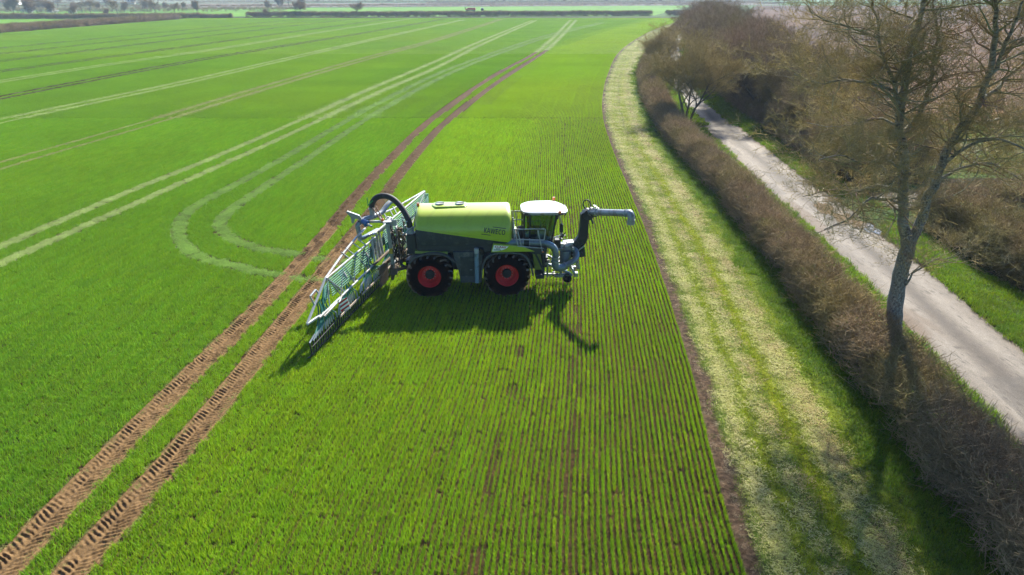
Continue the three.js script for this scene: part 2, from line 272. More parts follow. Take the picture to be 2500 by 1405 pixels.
// ------------------------------------------------------------------ lane, verges, farm track, puddle
{
  const rows = []; for (let z = -4; z > -420; z -= clamp(-z * 0.008, 0.2, 3)) rows.push(z);
  const at = (v) => rows[Math.round(v * (rows.length - 1))];
  const road = sheet(64, rows.length - 1, (u, v) => {
    const z = at(v), e = 0.12 * (fbm(z * 0.7, 3, 3) - 0.5) * 2, s = lerp(-1, 1, u), x = roadX(z) + s * (ROADW + e * Math.abs(s)), n = fbm(x * 0.8, z * 0.14, 4) - 0.5, f = vnoise(x * 7, z * 7) - 0.5, q = s + n * 0.25;
    let c = [0.34, 0.31, 0.275]; c = mix3(c, [0.46, 0.435, 0.4], clamp(WHEEL(q, -0.5, 0.22) + WHEEL(q, 0.48, 0.22)) * clamp(0.4 + 2.4 * fbm(x * 2.5, z * 0.5, 3) - 0.5)); c = mix3(c, [0.17, 0.15, 0.13], WHEEL(q, -0.02, 0.2)); c = mix3(c, [0.22, 0.165, 0.115], sstep(0.8, 1.0, Math.abs(s) + n * 0.3) * 0.8);
    const cr = Math.abs(fbm(x * 1.6 + 30, z * 1.1, 4) - 0.5), patch = fbm(Math.floor(z / 3.2) * 7.3, Math.floor((s + 1.3) / 0.8) * 3.1, 1); if (patch > 0.78) c = mix3(c, [0.2, 0.19, 0.18], 0.55); c = mix3(c, [0.12, 0.105, 0.09], (1 - sstep(0.004, 0.016, cr)) * 0.7);
    const mud = sstep(0.12, 0.3, n + 0.25 * WHEEL(z, -43, 5) + (Math.abs(s) - 0.8) * 0.2); c = mix3(c, [0.235, 0.175, 0.125], mud * 0.75);
    return [x, 0.02 + 0.035 * (1 - s * s), z, c.map((k) => k * (1 + f * 0.3 + n * 0.35))];
  });
  struct('lane', road, new THREE.MeshPhysicalMaterial({ map: texFine, bumpMap: texFine, bumpScale: 0.006, vertexColors: true, roughness: 0.8, color: new THREE.Color(0.56, 0.515, 0.455) }), 'narrow pale asphalt lane between hedge and trees', 'road');
  const verge = (name, a, b, y, label) => struct(name, sheet(12, rows.length - 1, (u, v) => { const z = at(v), x = lerp(a(z), b(z), u), n = fbm(x * 2, z * 2, 3); return [x, y + 0.09 * Math.sin(u * Math.PI) + 0.05 * n * Math.sin(u * Math.PI), z, mix3([0.16, 0.11, 0.06], [0.07, 0.12, 0.025], sstep(0.35, 0.55, n + 0.22 * Math.sin(u * Math.PI)))]; }), mat([0.85, 0.85, 0.85], 0.95, { map: texGrain, vertexColors: true }), label, 'verge');
  verge('verge', (z) => hedgeX(z) + 0.6, (z) => roadX(z) - ROADW + 0.06, 0.014, 'thin grass verge between the clipped hedge and the lane');
  verge('verge', (z) => roadX(z) + ROADW - 0.06, (z) => roadX(z) + ROADW + 3.4 + 3 * sstep(-30, -14, z), 0.008, 'bright grass verge on the far side of the lane');
  // woodland floor
  struct('woodland_floor', sheet(16, 120, (u, v) => { const z = lerp(-51, -420, v), x0 = roadX(z) + ROADW + 2.6, x = lerp(x0, roadX(z) + 20, u), n = fbm(x * 0.8, z * 0.8); return [x, 0.004, z, mix3([0.09, 0.06, 0.04], [0.05, 0.075, 0.02], sstep(0.45, 0.6, n))]; }), mat([0.85, 0.85, 0.85], 0.95, { map: texGrain, vertexColors: true }), 'brown leaf litter under the roadside trees', 'woodland floor');
  // muddy farm track that leaves the lane to the right, and the paddock behind it
  struct('farm_track', sheet(60, 16, (u, v) => { const x = lerp(21.2, 64, u), zc = -45.4 - 6 * Math.sin(clamp((x - 21) / 40) * 1.4), wd = lerp(3.6, 1.9, sstep(0, 0.14, u)), z = zc + lerp(wd, -wd, v), n = fbm(x * 0.9, z * 0.9) - 0.5, s = Math.abs(v * 2 - 1); return [x, 0.034, z, mix3(mix3([0.27, 0.215, 0.16], [0.4, 0.35, 0.28], clamp(0.5 + n * 2)), [0.12, 0.1, 0.06], sstep(0.75, 1, s + n * 0.5))]; }), mat([0.5, 0.5, 0.5], 0.75, { map: texGrain, vertexColors: true }), 'muddy farm track leaving the lane to the right behind the big tree', 'track');
  struct('paddock', sheet(50, 30, (u, v) => { const x = lerp(33.5, 90, u), z = lerp(-52.5 - 2 * u, -68 - 16 * u, v), n = fbm(x * 0.4, z * 0.4); return [x, 0.012, z, mix3([0.11, 0.19, 0.03], [0.21, 0.2, 0.08], sstep(0.4, 0.65, n))]; }), mat([0.85, 0.85, 0.85], 0.95, { map: texGrain, vertexColors: true }), 'rough yellow-green paddock behind the farm track', 'paddock');
  // ground to the right of the lane this side of the farm track
  struct('garden_ground', sheet(20, 20, (u, v) => { const z = lerp(-4, -43, v), x = lerp(roadX(z) + ROADW + 3, 75, u), n = fbm(x * 0.5, z * 0.5); return [x, 0.002, z, mix3([0.09, 0.13, 0.035], [0.16, 0.12, 0.07], sstep(0.45, 0.6, n))]; }), mat([0.85, 0.85, 0.85], 0.95, { map: texGrain, vertexColors: true }), 'rough grass ground behind the dark hedge on the right', 'ground');
}
function puddle(cx, cz, rx, rz, turn, label) {
  const s = new THREE.Shape(), n = 90; for (let i = 0; i <= n; i++) { const a = (i / n) * Math.PI * 2, r = 1 + 0.6 * (fbm(Math.cos(a) * 2.5 + cx, Math.sin(a) * 2.5 + cz, 3) - 0.5) * 2; const x = Math.cos(a) * rx * r, y = Math.sin(a) * rz * r; i ? s.lineTo(x, y) : s.moveTo(x, y); }
  const g = new THREE.ShapeGeometry(s, 4); g.rotateX(-Math.PI / 2); g.rotateY(turn);
  const o = struct('puddle', g, mat([0.15, 0.11, 0.07], 0.1, { specularIntensity: 0.5 }), label, 'puddle'); o.position.set(cx, 0.058, cz);
}
puddle(21.25, -41.2, 0.75, 2.1, 0.1, 'long rain puddle at the edge of the lane by the farm track');
puddle(20.6, -44.6, 0.55, 1.2, -0.2, 'small puddle on the lane just beyond the long one');
puddle(22.6, -46.4, 1.2, 0.6, 0.2, 'broad puddle in the mouth of the farm track');
// ------------------------------------------------------------------ wheel ruts pressed into bare soil (real relief of the tyre lugs)
const texRut = texture(512, (x, y) => { const v = 0.74 + (tfbm(x, y, 24, 4, 41) - 0.5) * 0.45 + (tnoise(x, y, 180, 6) - 0.5) * 0.2; let c = [v, v * 0.97, v * 0.93]; if (tnoise(x, y, 128, 17) > 0.9) c = [0.98, 0.93, 0.82]; return c; }, 1.6);
const rutMat = new THREE.MeshPhysicalMaterial({ map: texRut, roughness: 0.92, vertexColors: true });
function rut(name, f, z0, z1, phase, label) {
  const rows = []; for (let z = z0; z > z1; z -= z > -62 ? clamp(-z * 0.0011, 0.022, 0.06) : 0.4) rows.push(z);
  const HW = 0.5, nu = 34;
  const g = sheet(nu, rows.length - 1, (uu, vv) => {
    const z = rows[Math.round(vv * (rows.length - 1))], c = lerp(-HW, HW, uu), sl = (f(z - 0.5) - f(z + 0.5)), x = f(z) + c, zz = z + c * sl, a = Math.abs(c);
    const wob = 0.16 * (fbm(x * 3, z * 3, 3) - 0.5);
    const P = 0.17, s = (-z + phase + (c > 0 ? P / 2 : 0) - a * 0.6 + wob) / P, t = s - Math.floor(s), bar = sstep(0.0, 0.4, t) * (1 - sstep(0.5, 0.95, t)) * sstep(0.01, 0.08, a) * (1 - sstep(0.33, 0.45, a)) * clamp(2.4 * fbm(x * 2.1 + 5, z * 2.1, 3) - 0.45, 0.1, 1.3);
    const berm = 0.05 * Math.exp(-(((a - 0.44) / 0.05) ** 2)) * (0.4 + fbm(x * 2, z * 2, 3)), crumb = 0.035 * (fbm(x * 13, z * 13, 3) - 0.5);
    const y = 0.012 + 0.04 * bar + berm + crumb + 0.012 - sstep(0.46, 0.5, a) * 0.03;
    const n = fbm(x * 0.7, z * 0.25, 4), k = 0.8 + 0.4 * fbm(x * 5, z * 5, 3), umber = (z + 14 * (n - 0.5) < -38 ? 0.72 : 0) + 0.5 * (n - 0.5);  // ruts turn darker brown farther along, edge broken up by noise
    return [x, y, zz, mix3([0.235, 0.155, 0.078], [0.08, 0.052, 0.03], clamp(umber)).map((q) => q * k)];
  });
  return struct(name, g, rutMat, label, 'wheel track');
}
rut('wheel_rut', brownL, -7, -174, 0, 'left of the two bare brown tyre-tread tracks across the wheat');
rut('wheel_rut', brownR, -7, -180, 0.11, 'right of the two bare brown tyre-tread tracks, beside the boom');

// ------------------------------------------------------------------ young wheat
function blade(b, x, y, z, turn, len, w, lean, bend, tone, segs = 2) {
  const dx = Math.cos(turn), dz = Math.sin(turn), px = -dz, pz = dx; let a = lean, cx = x, cy = y, cz = z; const first = b.count, step = len / segs;
  for (let k = 0; k <= segs; k++) {
    const hw = k === segs ? 0 : (w / 2) * (1 - (k / segs) * 0.35), ny = Math.sin(a), nh = -Math.cos(a);
    if (k < segs) { b.vert(cx - px * hw, cy, cz - pz * hw, dx * nh, ny, dz * nh, tone); b.vert(cx + px * hw, cy, cz + pz * hw, dx * nh, ny, dz * nh, tone); } else b.vert(cx, cy, cz, dx * nh, ny, dz * nh, tone);
    if (k) { const q = first + (k - 1) * 2; if (k < segs) b.i.push(q, q + 1, q + 2, q + 1, q + 3, q + 2); else b.i.push(q, q + 1, q + 2); }
    cx += dx * Math.sin(a) * step; cz += dz * Math.sin(a) * step; cy += Math.cos(a) * step; a += bend / segs;
  }
}
const leafTone = () => { const k = R(0.72, 1.25), y = rnd() < 0.07 ? R(0.3, 0.8) : R(0, 0.16); return [k * (1 + y * 0.9), k * (1 + y * 0.15), k * (1 - y * 0.2)]; };
function wheatPatch(L, W, rows, perM, w, segs, len = [0.1, 0.2], lean = [0, 0.5]) {  // rows run along z
  const b = new MB(true), sp = W / rows;
  for (let r = 0; r < rows; r++) { const x0 = -W / 2 + sp * (r + 0.5); for (let k = 0; k < L * perM; k++) { const z = R(-L / 2, L / 2); blade(b, x0 + (rnd() + rnd() - 1) * 0.055, 0, z, R(0, 6.283), R(...len), w * R(0.7, 1.2), R(...lean), R(0.1, 0.9), leafTone(), segs); } }
  return b.build();
}
const wheatMat = new THREE.MeshPhysicalMaterial({ roughness: 0.8, transmission: 0.55, thickness: 0, ior: 1.35, specularIntensity: 0.2, vertexColors: true, side: THREE.DoubleSide });
const flatMat = new THREE.MeshPhysicalMaterial({ roughness: 0.72, transmission: 0.2, thickness: 0, ior: 1.4, specularIntensity: 0.15, vertexColors: true, side: THREE.DoubleSide });
const wheat0 = new Scatter([1, 2, 3, 4].map(() => wheatPatch(1.06, 0.1, 1, 230, 0.0115, 2)), wheatMat);
const wheatQ = new Scatter([1, 2, 3].map(() => wheatPatch(0.27, 0.1, 1, 230, 0.0115, 2)), wheatMat);
const wheat1 = new Scatter([1, 2, 3].map(() => wheatPatch(2.06, 2, 12, 150, 0.0145, 2, [0.1, 0.2], [0, 0.55])), wheatMat);
const wheat1s = new Scatter([1, 2, 3].map(() => wheatPatch(1.05, 0.25, 1, 150, 0.018, 2, [0.11, 0.21], [0.1, 0.8])), wheatMat);
const wheat2 = new Scatter([1, 2, 3].map(() => wheatPatch(4.1, 4, 16, 50, 0.045, 1, [0.13, 0.22], [0.35, 1.15])), wheatMat);
const wheat2s = new Scatter([1, 2, 3].map(() => wheatPatch(2.05, 0.5, 2, 50, 0.045, 1, [0.13, 0.22], [0.35, 1.15])), wheatMat);
function flatPatch(S, n, w, len) { const b = new MB(true); for (let k = 0; k < n; k++) blade(b, R(-S, S), R(0.01, 0.05), R(-S, S), R(0, 6.283), R(...len), w * R(0.7, 1.2), R(1.1, 1.5), R(0.05, 0.35), (() => { const q = R(0.75, 1.2); return [q, q, q * R(0.85, 1.1)]; })(), 2); return b.build(); }
const flat0 = new Scatter([1, 2, 3].map(() => flatPatch(0.28, 110, 0.014, [0.12, 0.24])), flatMat);
const flat2 = new Scatter([1, 2].map(() => flatPatch(0.7, 120, 0.05, [0.2, 0.35])), flatMat);

function wheatColor(x, z, jit = 1) {
  const u = edgeX(z) - x, main = sstep(15, 21, u), n = fbm(x * 0.16, z * 0.16, 4) - 0.5, n2 = fbm(x * 0.03 + 7, z * 0.03, 3) - 0.5;
  let c = mix3([0.24, 0.42, 0.012], [0.165, 0.345, 0.015], main); c = mix3(c, [0.28, 0.45, 0.01], clamp(n2 * 0.6)); const k = (1 + n * 0.26) * lerp(1, R(0.9, 1.1), jit), t = lerp(1, R(0.92, 1.08), jit);
  return [c[0] * k * (1 + n2 * 0.15) * t, c[1] * k, c[2] * k];
}
const FLATC = { flat: [0.26, 0.35, 0.1], worn: [0.15, 0.27, 0.04], straw: [0.22, 0.25, 0.07], gap: [0.1, 0.12, 0.04] };  // pale leaf undersides, plus sun sheen of lying leaves painted into the flat tone
const slope = (z) => Math.atan2(edgeX(z - 1) - edgeX(z + 1), 2);
function strips(z0, z1, step, spFn, sc, size, keep) {
  for (let z = z0; z > z1; z -= step) {
    const ex = edgeX(z), lim = (-z * 0.92 + 5.16) * 0.84 + 2;
    for (let u = 0.16; ; u += spFn(u)) {
      const zz = z + R(-0.12, 0.12) * step, x = edgeX(zz) - u; if (x < -lim) break; if (x > lim) continue;
      const by = trackAt(x, zz, 0.75);
      if (by) { for (const o of [-0.375, -0.125, 0.125, 0.375]) { const zq = z + o + R(-0.03, 0.03), xq = edgeX(zq) - u; if (!trackAt(xq, zq, R(-0.06, 0.04))) { const f = lerp(0.95, 1.28, sstep(2, 10, u)), q = lerp(0.92, 1.12, sstep(3, 13, u)) * R(0.85, 1.12); wheatQ.add(xq, -0.005, zq, -slope(zq) + (rnd() < 0.5 ? Math.PI : 0), q * f, q, 1, wheatColor(xq, zq)); } } continue; }
      let full = sstep(1, 14, u), s = lerp(0.95, 1.1, full) * R(0.92, 1.07), fat = lerp(0.95, 1.28, full);
      const bald = fbm(u * 2, zz * 0.35 + 60, 3) * (0.35 + 0.65 * sstep(-34, -18, zz)); if (Math.abs(u - 4.55) < 0.26 && rnd() < 0.1 + bald) { s *= R(0.45, 0.9); } if (Math.abs(u - 6.75) < 0.2 && rnd() < bald) { s *= R(0.4, 0.85); }
      s *= lerp(0.88, 1.1, fbm(x * 1.4, zz * 0.6, 3));
      sc.add(x + R(-0.012, 0.012), -0.005, zz, slope(zz) * -1 + (rnd() < 0.5 ? Math.PI : 0), s * fat, s * R(0.9, 1.1), size, wheatColor(x, zz));
    }
  }
}
strips(-9.5, -80, 1, () => 0.1667, wheat0, 1);
function patches(z0, z1, S, big, small, sw, sl) {
  for (let z = z0 - S / 2; z > z1; z -= S) {
    const lim = (-z * 0.92 + 5.16) * 0.82 + 3, xl = z < -255 ? Math.max(-lim, -178) : -lim, far = z < -395 ? lerp(-418, -446, clamp((edgeX(z) - 40) / 200)) : -1e9;
    if (z < -414) break;
    for (let u = S / 2 + 0.077; ; u += S) {
      const x = edgeX(z) - u; if (x < xl) break; if (x > lim + 2) continue;
      if (!trackAt(x, z, S * 0.78)) { big.add(x, -0.005, z, -slope(z) + (rnd() < 0.5 ? Math.PI : 0), 1, R(0.96, 1.05), 1, wheatColor(x, z, 0.15)); continue; }
      for (let a = -S / 2 + sw / 2; a < S / 2; a += sw) for (let b = -S / 2 + sl / 2; b < S / 2; b += sl) {
        const zz = z + b, xx = edgeX(zz) - (u + a); if (trackAt(xx, zz, 0.02)) continue;
        small.add(xx, -0.005, zz, -slope(zz) + (rnd() < 0.5 ? Math.PI : 0), 1, R(0.9, 1.1), 1, wheatColor(xx, zz, 0.3));
      }
    }
  }
}
patches(-80.5, -168.5, 2, wheat1, wheat1s, 0.25, 1);
patches(-168.5, -416, 4, wheat2, wheat2s, 0.5, 2);
// flattened plants along the wheel tracks
for (const [k, list] of GRID) for (const [x, z, id] of list) {
  const T = TRACKS[id]; if (!FLATC[T.kind] || !seen(x, z)) continue;
  if (trackAt(x, z, 0)?.kind === 'soil') continue;
  const near = z > -80, reps = near ? (T.kind === 'gap' ? 0.3 : 5) : T.kind === 'gap' ? 0.2 : 1.3; let n = Math.floor(reps) + (rnd() < reps % 1 ? 1 : 0);
  while (n--) { const c = FLATC[T.kind], q = R(0.75, 1.2) * (0.75 + 0.5 * fbm(x, z)), s = R(0.85, 1.15); (near ? flat0 : flat2).add(x + R(-1, 1) * (T.half - 0.16), 0, z + R(-0.25, 0.25), R(0, 6.28), s, s, s, c.map((v) => v * q)); }
}
// grass at the rims of the bare ruts
for (const f of [brownL, brownR]) for (let z = -8; z > -70; z -= 0.22) for (const s of [-1, 1]) if (rnd() < 0.9) flat0.add(f(z) + s * R(0.36, 0.58), 0, z, R(0, 6.28), R(0.3, 0.6), 0.7, R(0.3, 0.6), mix3([0.3, 0.27, 0.1], [0.14, 0.2, 0.04], rnd()));
{
  const w = stuffGroup('wheat_crop', 'bright green young wheat covering the big field', 'wheat');
  wheat0.build('wheat_leaves', w); wheatQ.build('wheat_leaves', w); wheat1.build('wheat_leaves', w); wheat1s.build('wheat_leaves', w); wheat2.build('wheat_leaves', w); wheat2s.build('wheat_leaves', w);
  const f = stuffGroup('flattened_wheat', 'pale wheat leaves flattened along the wheel tracks', 'flattened wheat');
  flat0.build('flat_leaves', f); flat2.build('flat_leaves', f);
}

// ------------------------------------------------------------------ grasses of the track and the verges
function tuftPatch(S, n, w, len, lean) { const b = new MB(true); for (let k = 0; k < n; k++) { const a = R(0, 6.283), r = S * Math.sqrt(rnd()); blade(b, Math.cos(a) * r, 0, Math.sin(a) * r, R(0, 6.283), R(...len), w * R(0.7, 1.2), R(...lean), R(0.3, 1), leafTone(), 2); } return b.build(); }
const shortGrass = new Scatter([1, 2, 3].map(() => tuftPatch(0.24, 70, 0.011, [0.04, 0.09], [0.2, 1.2])), wheatMat);
const lushGrass = new Scatter([1, 2, 3].map(() => tuftPatch(0.26, 80, 0.014, [0.1, 0.22], [0.05, 0.9])), wheatMat);
const lyingGrass = new Scatter([1, 2, 3].map(() => flatPatch(0.26, 60, 0.011, [0.06, 0.14])), flatMat);
const lushFar = new Scatter([1, 2].map(() => tuftPatch(0.9, 120, 0.06, [0.12, 0.26], [0.05, 0.8])), wheatMat);
for (let z = -9; z > -330; z -= clamp(-z * 0.0065, 0.2, 1.1)) {
  const e = edgeX(z), h = hedgeX(z), st = clamp(-z * 0.0065, 0.24, 1.2), fat = st / 0.22;
  for (let x = e + 0.1; x < h + 0.3; x += st) {
    const xx = x + R(-0.5, 0.5) * st, zz = z + R(-0.1, 0.1) * fat, s = stripLook(xx, zz); if (!seen(xx, zz, 0.06)) continue;
    const k = R(0.75, 1.2); let t = rnd();
    if (t < s.soil) { if (rnd() < 0.2) shortGrass.add(xx, 0.015, zz, R(0, 6.3), 0.6, 1, 0.6, [0.08 * k, 0.15 * k, 0.03 * k]); else if (rnd() < 0.35) lyingGrass.add(xx, 0.01, zz, R(0, 6.3), 0.4, 0.5, 0.4, [0.36 * k, 0.3 * k, 0.2 * k]); continue; }
    if (rnd() < s.lush) { const q = z > -110 ? lushGrass : lushFar; q.add(xx, 0.02, zz, R(0, 6.3), fat > 2 ? 1 : R(0.8, 1.3), R(0.6, 1.2), fat > 2 ? 1 : R(0.8, 1.3), mix3([0.09, 0.21, 0.012], [0.16, 0.26, 0.015], rnd()).map((v) => v * k)); continue; }
    if (rnd() < s.pale * 0.8 - s.yellow) { lyingGrass.add(xx, 0.02, zz, R(0, 6.3), fat, 1, fat, mix3([0.44, 0.41, 0.19], [0.33, 0.36, 0.08], rnd()).map((v) => v * k)); continue; }
    if (rnd() < s.straw * 0.8) { lyingGrass.add(xx, 0.02, zz, R(0, 6.3), fat, 1, fat, mix3([0.4, 0.3, 0.15], [0.3, 0.27, 0.08], rnd()).map((v) => v * k)); continue; }
    shortGrass.add(xx, 0.02, zz, R(0, 6.3), fat, R(0.8, 1.4), fat, mix3(mix3([0.13, 0.27, 0.015], [0.21, 0.29, 0.025], rnd()), [0.3, 0.4, 0.006], s.yellow).map((v) => v * k));
  }
}
function vergeGrass(a, b, z0, z1, dens) {
  for (let z = z0; z > z1; z -= clamp(-z * 0.006, 0.22, 1.4)) { const st = clamp(-z * 0.006, 0.26, 1.5); for (let x = a(z); x < b(z); x += st) { const xx = x + R(-0.5, 0.5) * st, zz = z + R(-0.2, 0.2); if (!seen(xx, zz, 0.08) || rnd() > dens) continue; const k = R(0.8, 1.2) * (0.7 + 0.6 * fbm(xx, zz, 3)), far = z < -75; (far ? lushFar : lushGrass).add(xx, 0.05, zz, R(0, 6.3), far ? 1 : R(0.9, 1.5), R(0.7, 1.5), far ? 1 : R(0.9, 1.5), mix3([0.11, 0.25, 0.01], [0.19, 0.29, 0.012], rnd()).map((v) => v * k)); } }
}
vergeGrass((z) => hedgeX(z) + 0.9, (z) => roadX(z) - ROADW - 0.08, -12, -300, 0.85);
vergeGrass((z) => roadX(z) + ROADW + 0.15 + 2.3 * Math.exp(-(((z + 43.5) / 3) ** 2)), (z) => roadX(z) + ROADW + 2.4 + 2 * sstep(-34, -24, z) , -18, -300, 1);
for (let k = 0; k < 900; k++) { const x = R(33, 80), z = R(-54, -78); if (seen(x, z) && fbm(x * 0.4, z * 0.4) < 0.6) lushFar.add(x, 0.02, z, R(0, 6.3), 1, R(0.5, 1.1), 1, mix3([0.13, 0.2, 0.03], [0.3, 0.29, 0.12], rnd())); }
for (let k = 0; k < 700; k++) { const z = R(-52, -150), x = roadX(z) + R(3.5, 12); if (seen(x, z)) lushFar.add(x, 0.01, z, R(0, 6.3), 1, R(0.6, 1.4), 1, mix3([0.05, 0.09, 0.02], [0.12, 0.1, 0.05], rnd())); }
{
  const g = stuffGroup('grass', 'rough and mown grass on the track and the lane verges', 'grass');
  shortGrass.build('grass_blades', g); lushGrass.build('grass_blades', g); lyingGrass.build('cut_grass', g); lushFar.build('grass_blades', g);
}
// ------------------------------------------------------------------ the big ash in the hedge: its limbs [radius at foot, radius at tip, points]
const ASH = [[1,0.33,0.28,[[15.26,-0.41,-24.6],[14.97,1.35,-24.6],[14.81,2.8,-24.6],[14.82,3.91,-24.6],[14.87,4.46,-24.6]]],[0,0.23,0.025,[[14.87,4.3,-24.6],[14.61,4.98,-24.65],[14.38,5.88,-24.7],[14.31,6.47,-24.75],[14.12,7.52,-24.8],[13.71,8.68,-24.85],[13.61,9.52,-24.9],[13.57,10.62,-24.95],[13.53,11.68,-25.0],[13.66,12.2,-25.05],[13.78,12.96,-25.1],[13.7,14.32,-25.15],[13.35,15.62,-25.2]]],[0,0.1,0.02,[[13.65,8.97,-24.8],[12.96,10.52,-24.6],[12.37,11.2,-24.4],[12.06,11.79,-24.2],[11.71,12.48,-24.0],[11.32,12.97,-23.8],[10.79,13.91,-23.6],[10.58,14.8,-23.4]]],[0,0.2,0.025,[[14.92,4.38,-24.6],[14.99,5.13,-24.54],[15.06,5.77,-24.49],[15.04,6.39,-24.43],[15.13,6.72,-24.37],[15.17,7.63,-24.31],[15.29,8.39,-24.26],[15.53,9.13,-24.2],[15.8,9.68,-24.14],[15.86,10.34,-24.09],[15.82,10.97,-24.03],[15.64,11.99,-23.97],[15.37,12.97,-23.91],[15.15,14.26,-23.86],[14.77,15.27,-23.8]]],[0,0.09,0.02,[[15.91,10.33,-24.15],[15.98,11.11,-23.92],[15.92,11.76,-23.69],[15.87,12.5,-23.46],[15.79,12.98,-23.23],[15.55,13.89,-23.0]]],[0,0.09,0.02,[[15.83,9.68,-24.2],[16.56,10.11,-24.6],[17.24,10.61,-25.0],[18.04,11.25,-25.4],[18.61,12.17,-25.8]]],[0,0.12,0.02,[[13.76,8.61,-24.8],[14.19,8.79,-25.0],[14.53,9.47,-25.2],[14.74,10.29,-25.4],[14.81,11.21,-25.6],[14.84,11.9,-25.8],[14.63,12.64,-26.0],[14.63,13.73,-26.2],[14.67,14.63,-26.4]]],[0,0.085,0.02,[[14.25,6.1,-24.6],[13.25,6.38,-24.3],[12.71,6.39,-24.0],[12.18,6.01,-23.7],[11.54,5.74,-23.4],[10.88,5.6,-23.1]]],[0,0.08,0.015,[[14.18,6.48,-24.6],[13.49,6.66,-24.9],[12.93,6.38,-25.2],[12.45,6.39,-25.5],[11.88,6.25,-25.8],[11.22,5.94,-26.1]]],[0,0.08,0.015,[[13.57,9.66,-24.9],[13.1,10.05,-24.68],[12.09,10.35,-24.46],[11.14,10.48,-24.24],[10.24,10.4,-24.02],[9.28,10.73,-23.8]]],[0,0.06,0.015,[[12.06,11.79,-24.2],[11.2,12.05,-23.85],[10.48,12.26,-23.5],[9.66,12.41,-23.15],[9.03,12.75,-22.8]]],[0,0.06,0.015,[[13.61,8.85,-24.7],[13.15,9.04,-25.23],[12.71,8.81,-25.75],[11.93,8.57,-26.28],[11.2,8.63,-26.8]]],[0,0.06,0.015,[[14.04,7.26,-24.6],[13.01,7.81,-24.12],[12.08,7.78,-23.65],[11.1,8.16,-23.18],[10.09,8.13,-22.7]]],[0,0.08,0.02,[[15.22,7.63,-24.3],[15.63,8.28,-23.93],[16.15,8.64,-23.55],[17.05,8.44,-23.18],[17.71,8.11,-22.8]]],[0,0.07,0.015,[[15.16,7.04,-24.3],[16.21,7.38,-24.75],[17.52,7.42,-25.2],[18.88,6.86,-25.65],[20.34,6.1,-26.1]]],[0,0.06,0.012,[[14.85,2.76,-24.5],[14.94,3.07,-24.35],[14.94,3.49,-24.2],[15.27,3.81,-24.05],[15.47,4.11,-23.9],[15.92,4.29,-23.75],[16.19,4.54,-23.6]]],[0,0.06,0.015,[[15.6,9.17,-24.25],[16.61,8.96,-24.87],[17.72,9.0,-25.48],[19.1,8.75,-26.1]]]];
const barkTex = texture(512, (x, y) => { const v = 0.62 + (tfbm(x, y, 16, 4, 61) - 0.5) * 0.6 + (tnoise(x * 0.999, y * 0.25, 64, 5) - 0.5) * 0.35; const li = sstep(0.56, 0.7, tfbm(x, y, 12, 4, 77)); return mix3([v, v * 0.96, v * 0.9], [0.78, 0.84, 0.84], li * 0.55); }, 1);
const ashBarkTex = mat([0.58, 0.57, 0.53], 0.9, { map: barkTex, bumpMap: barkTex, bumpScale: 0.03 });
const ashTwigMat = new THREE.MeshPhysicalMaterial({ roughness: 0.85, specularIntensity: 0.3, color: 0xffffff });
const woodMat = new THREE.MeshPhysicalMaterial({ roughness: 0.9, specularIntensity: 0.2, vertexColors: true });
const twigMat = new THREE.MeshPhysicalMaterial({ roughness: 0.85, specularIntensity: 0.2, color: 0xffffff });

// a spray of bare twigs growing along +y from the origin, about one metre long
function spray(n, r, spread, sub = 3, curl = 0.5, sides = 3) {
  const b = new MB();
  const shoot = (p, d, len, rad, depth) => {
    const pts = [p.clone()], rr = [rad], q = p.clone(), e = d.clone(), segs = 3;
    for (let k = 0; k < segs; k++) { e.add(V(R(-1, 1), R(-0.3, 1), R(-1, 1)).multiplyScalar(curl * 0.45)).normalize(); q.addScaledVector(e, len / segs); pts.push(q.clone()); rr.push(rad * (1 - (k + 1) / segs * 0.75)); }
    b.tube(pts, rr, sides);
    if (depth > 0) for (let k = 0; k < sub; k++) { const t = R(0.25, 0.95) * segs, i = Math.min(segs - 1, Math.floor(t)), s = pts[i].clone().lerp(pts[i + 1], t - i), o = V(R(-1, 1), R(-0.4, 1), R(-1, 1)).normalize(); shoot(s, e.clone().multiplyScalar(0.6).addScaledVector(o, spread).normalize(), len * R(0.4, 0.65), rad * 0.62, depth - 1); }
  };
  for (let k = 0; k < n; k++) shoot(V(0, 0, 0), V(R(-1, 1) * spread, 1, R(-1, 1) * spread).normalize(), R(0.55, 1), r, 2);
  return b.build();
}
const fineSprays = [1, 2, 3, 4].map(() => spray(2, 0.0085, 0.7, 4, 0.45));
const coarseSprays = [1, 2, 3, 4].map(() => spray(1, 0.0115, 0.9, 4, 0.75));
const farSprays = [1, 2, 3].map(() => spray(2, 0.03, 0.75, 3, 0.5));

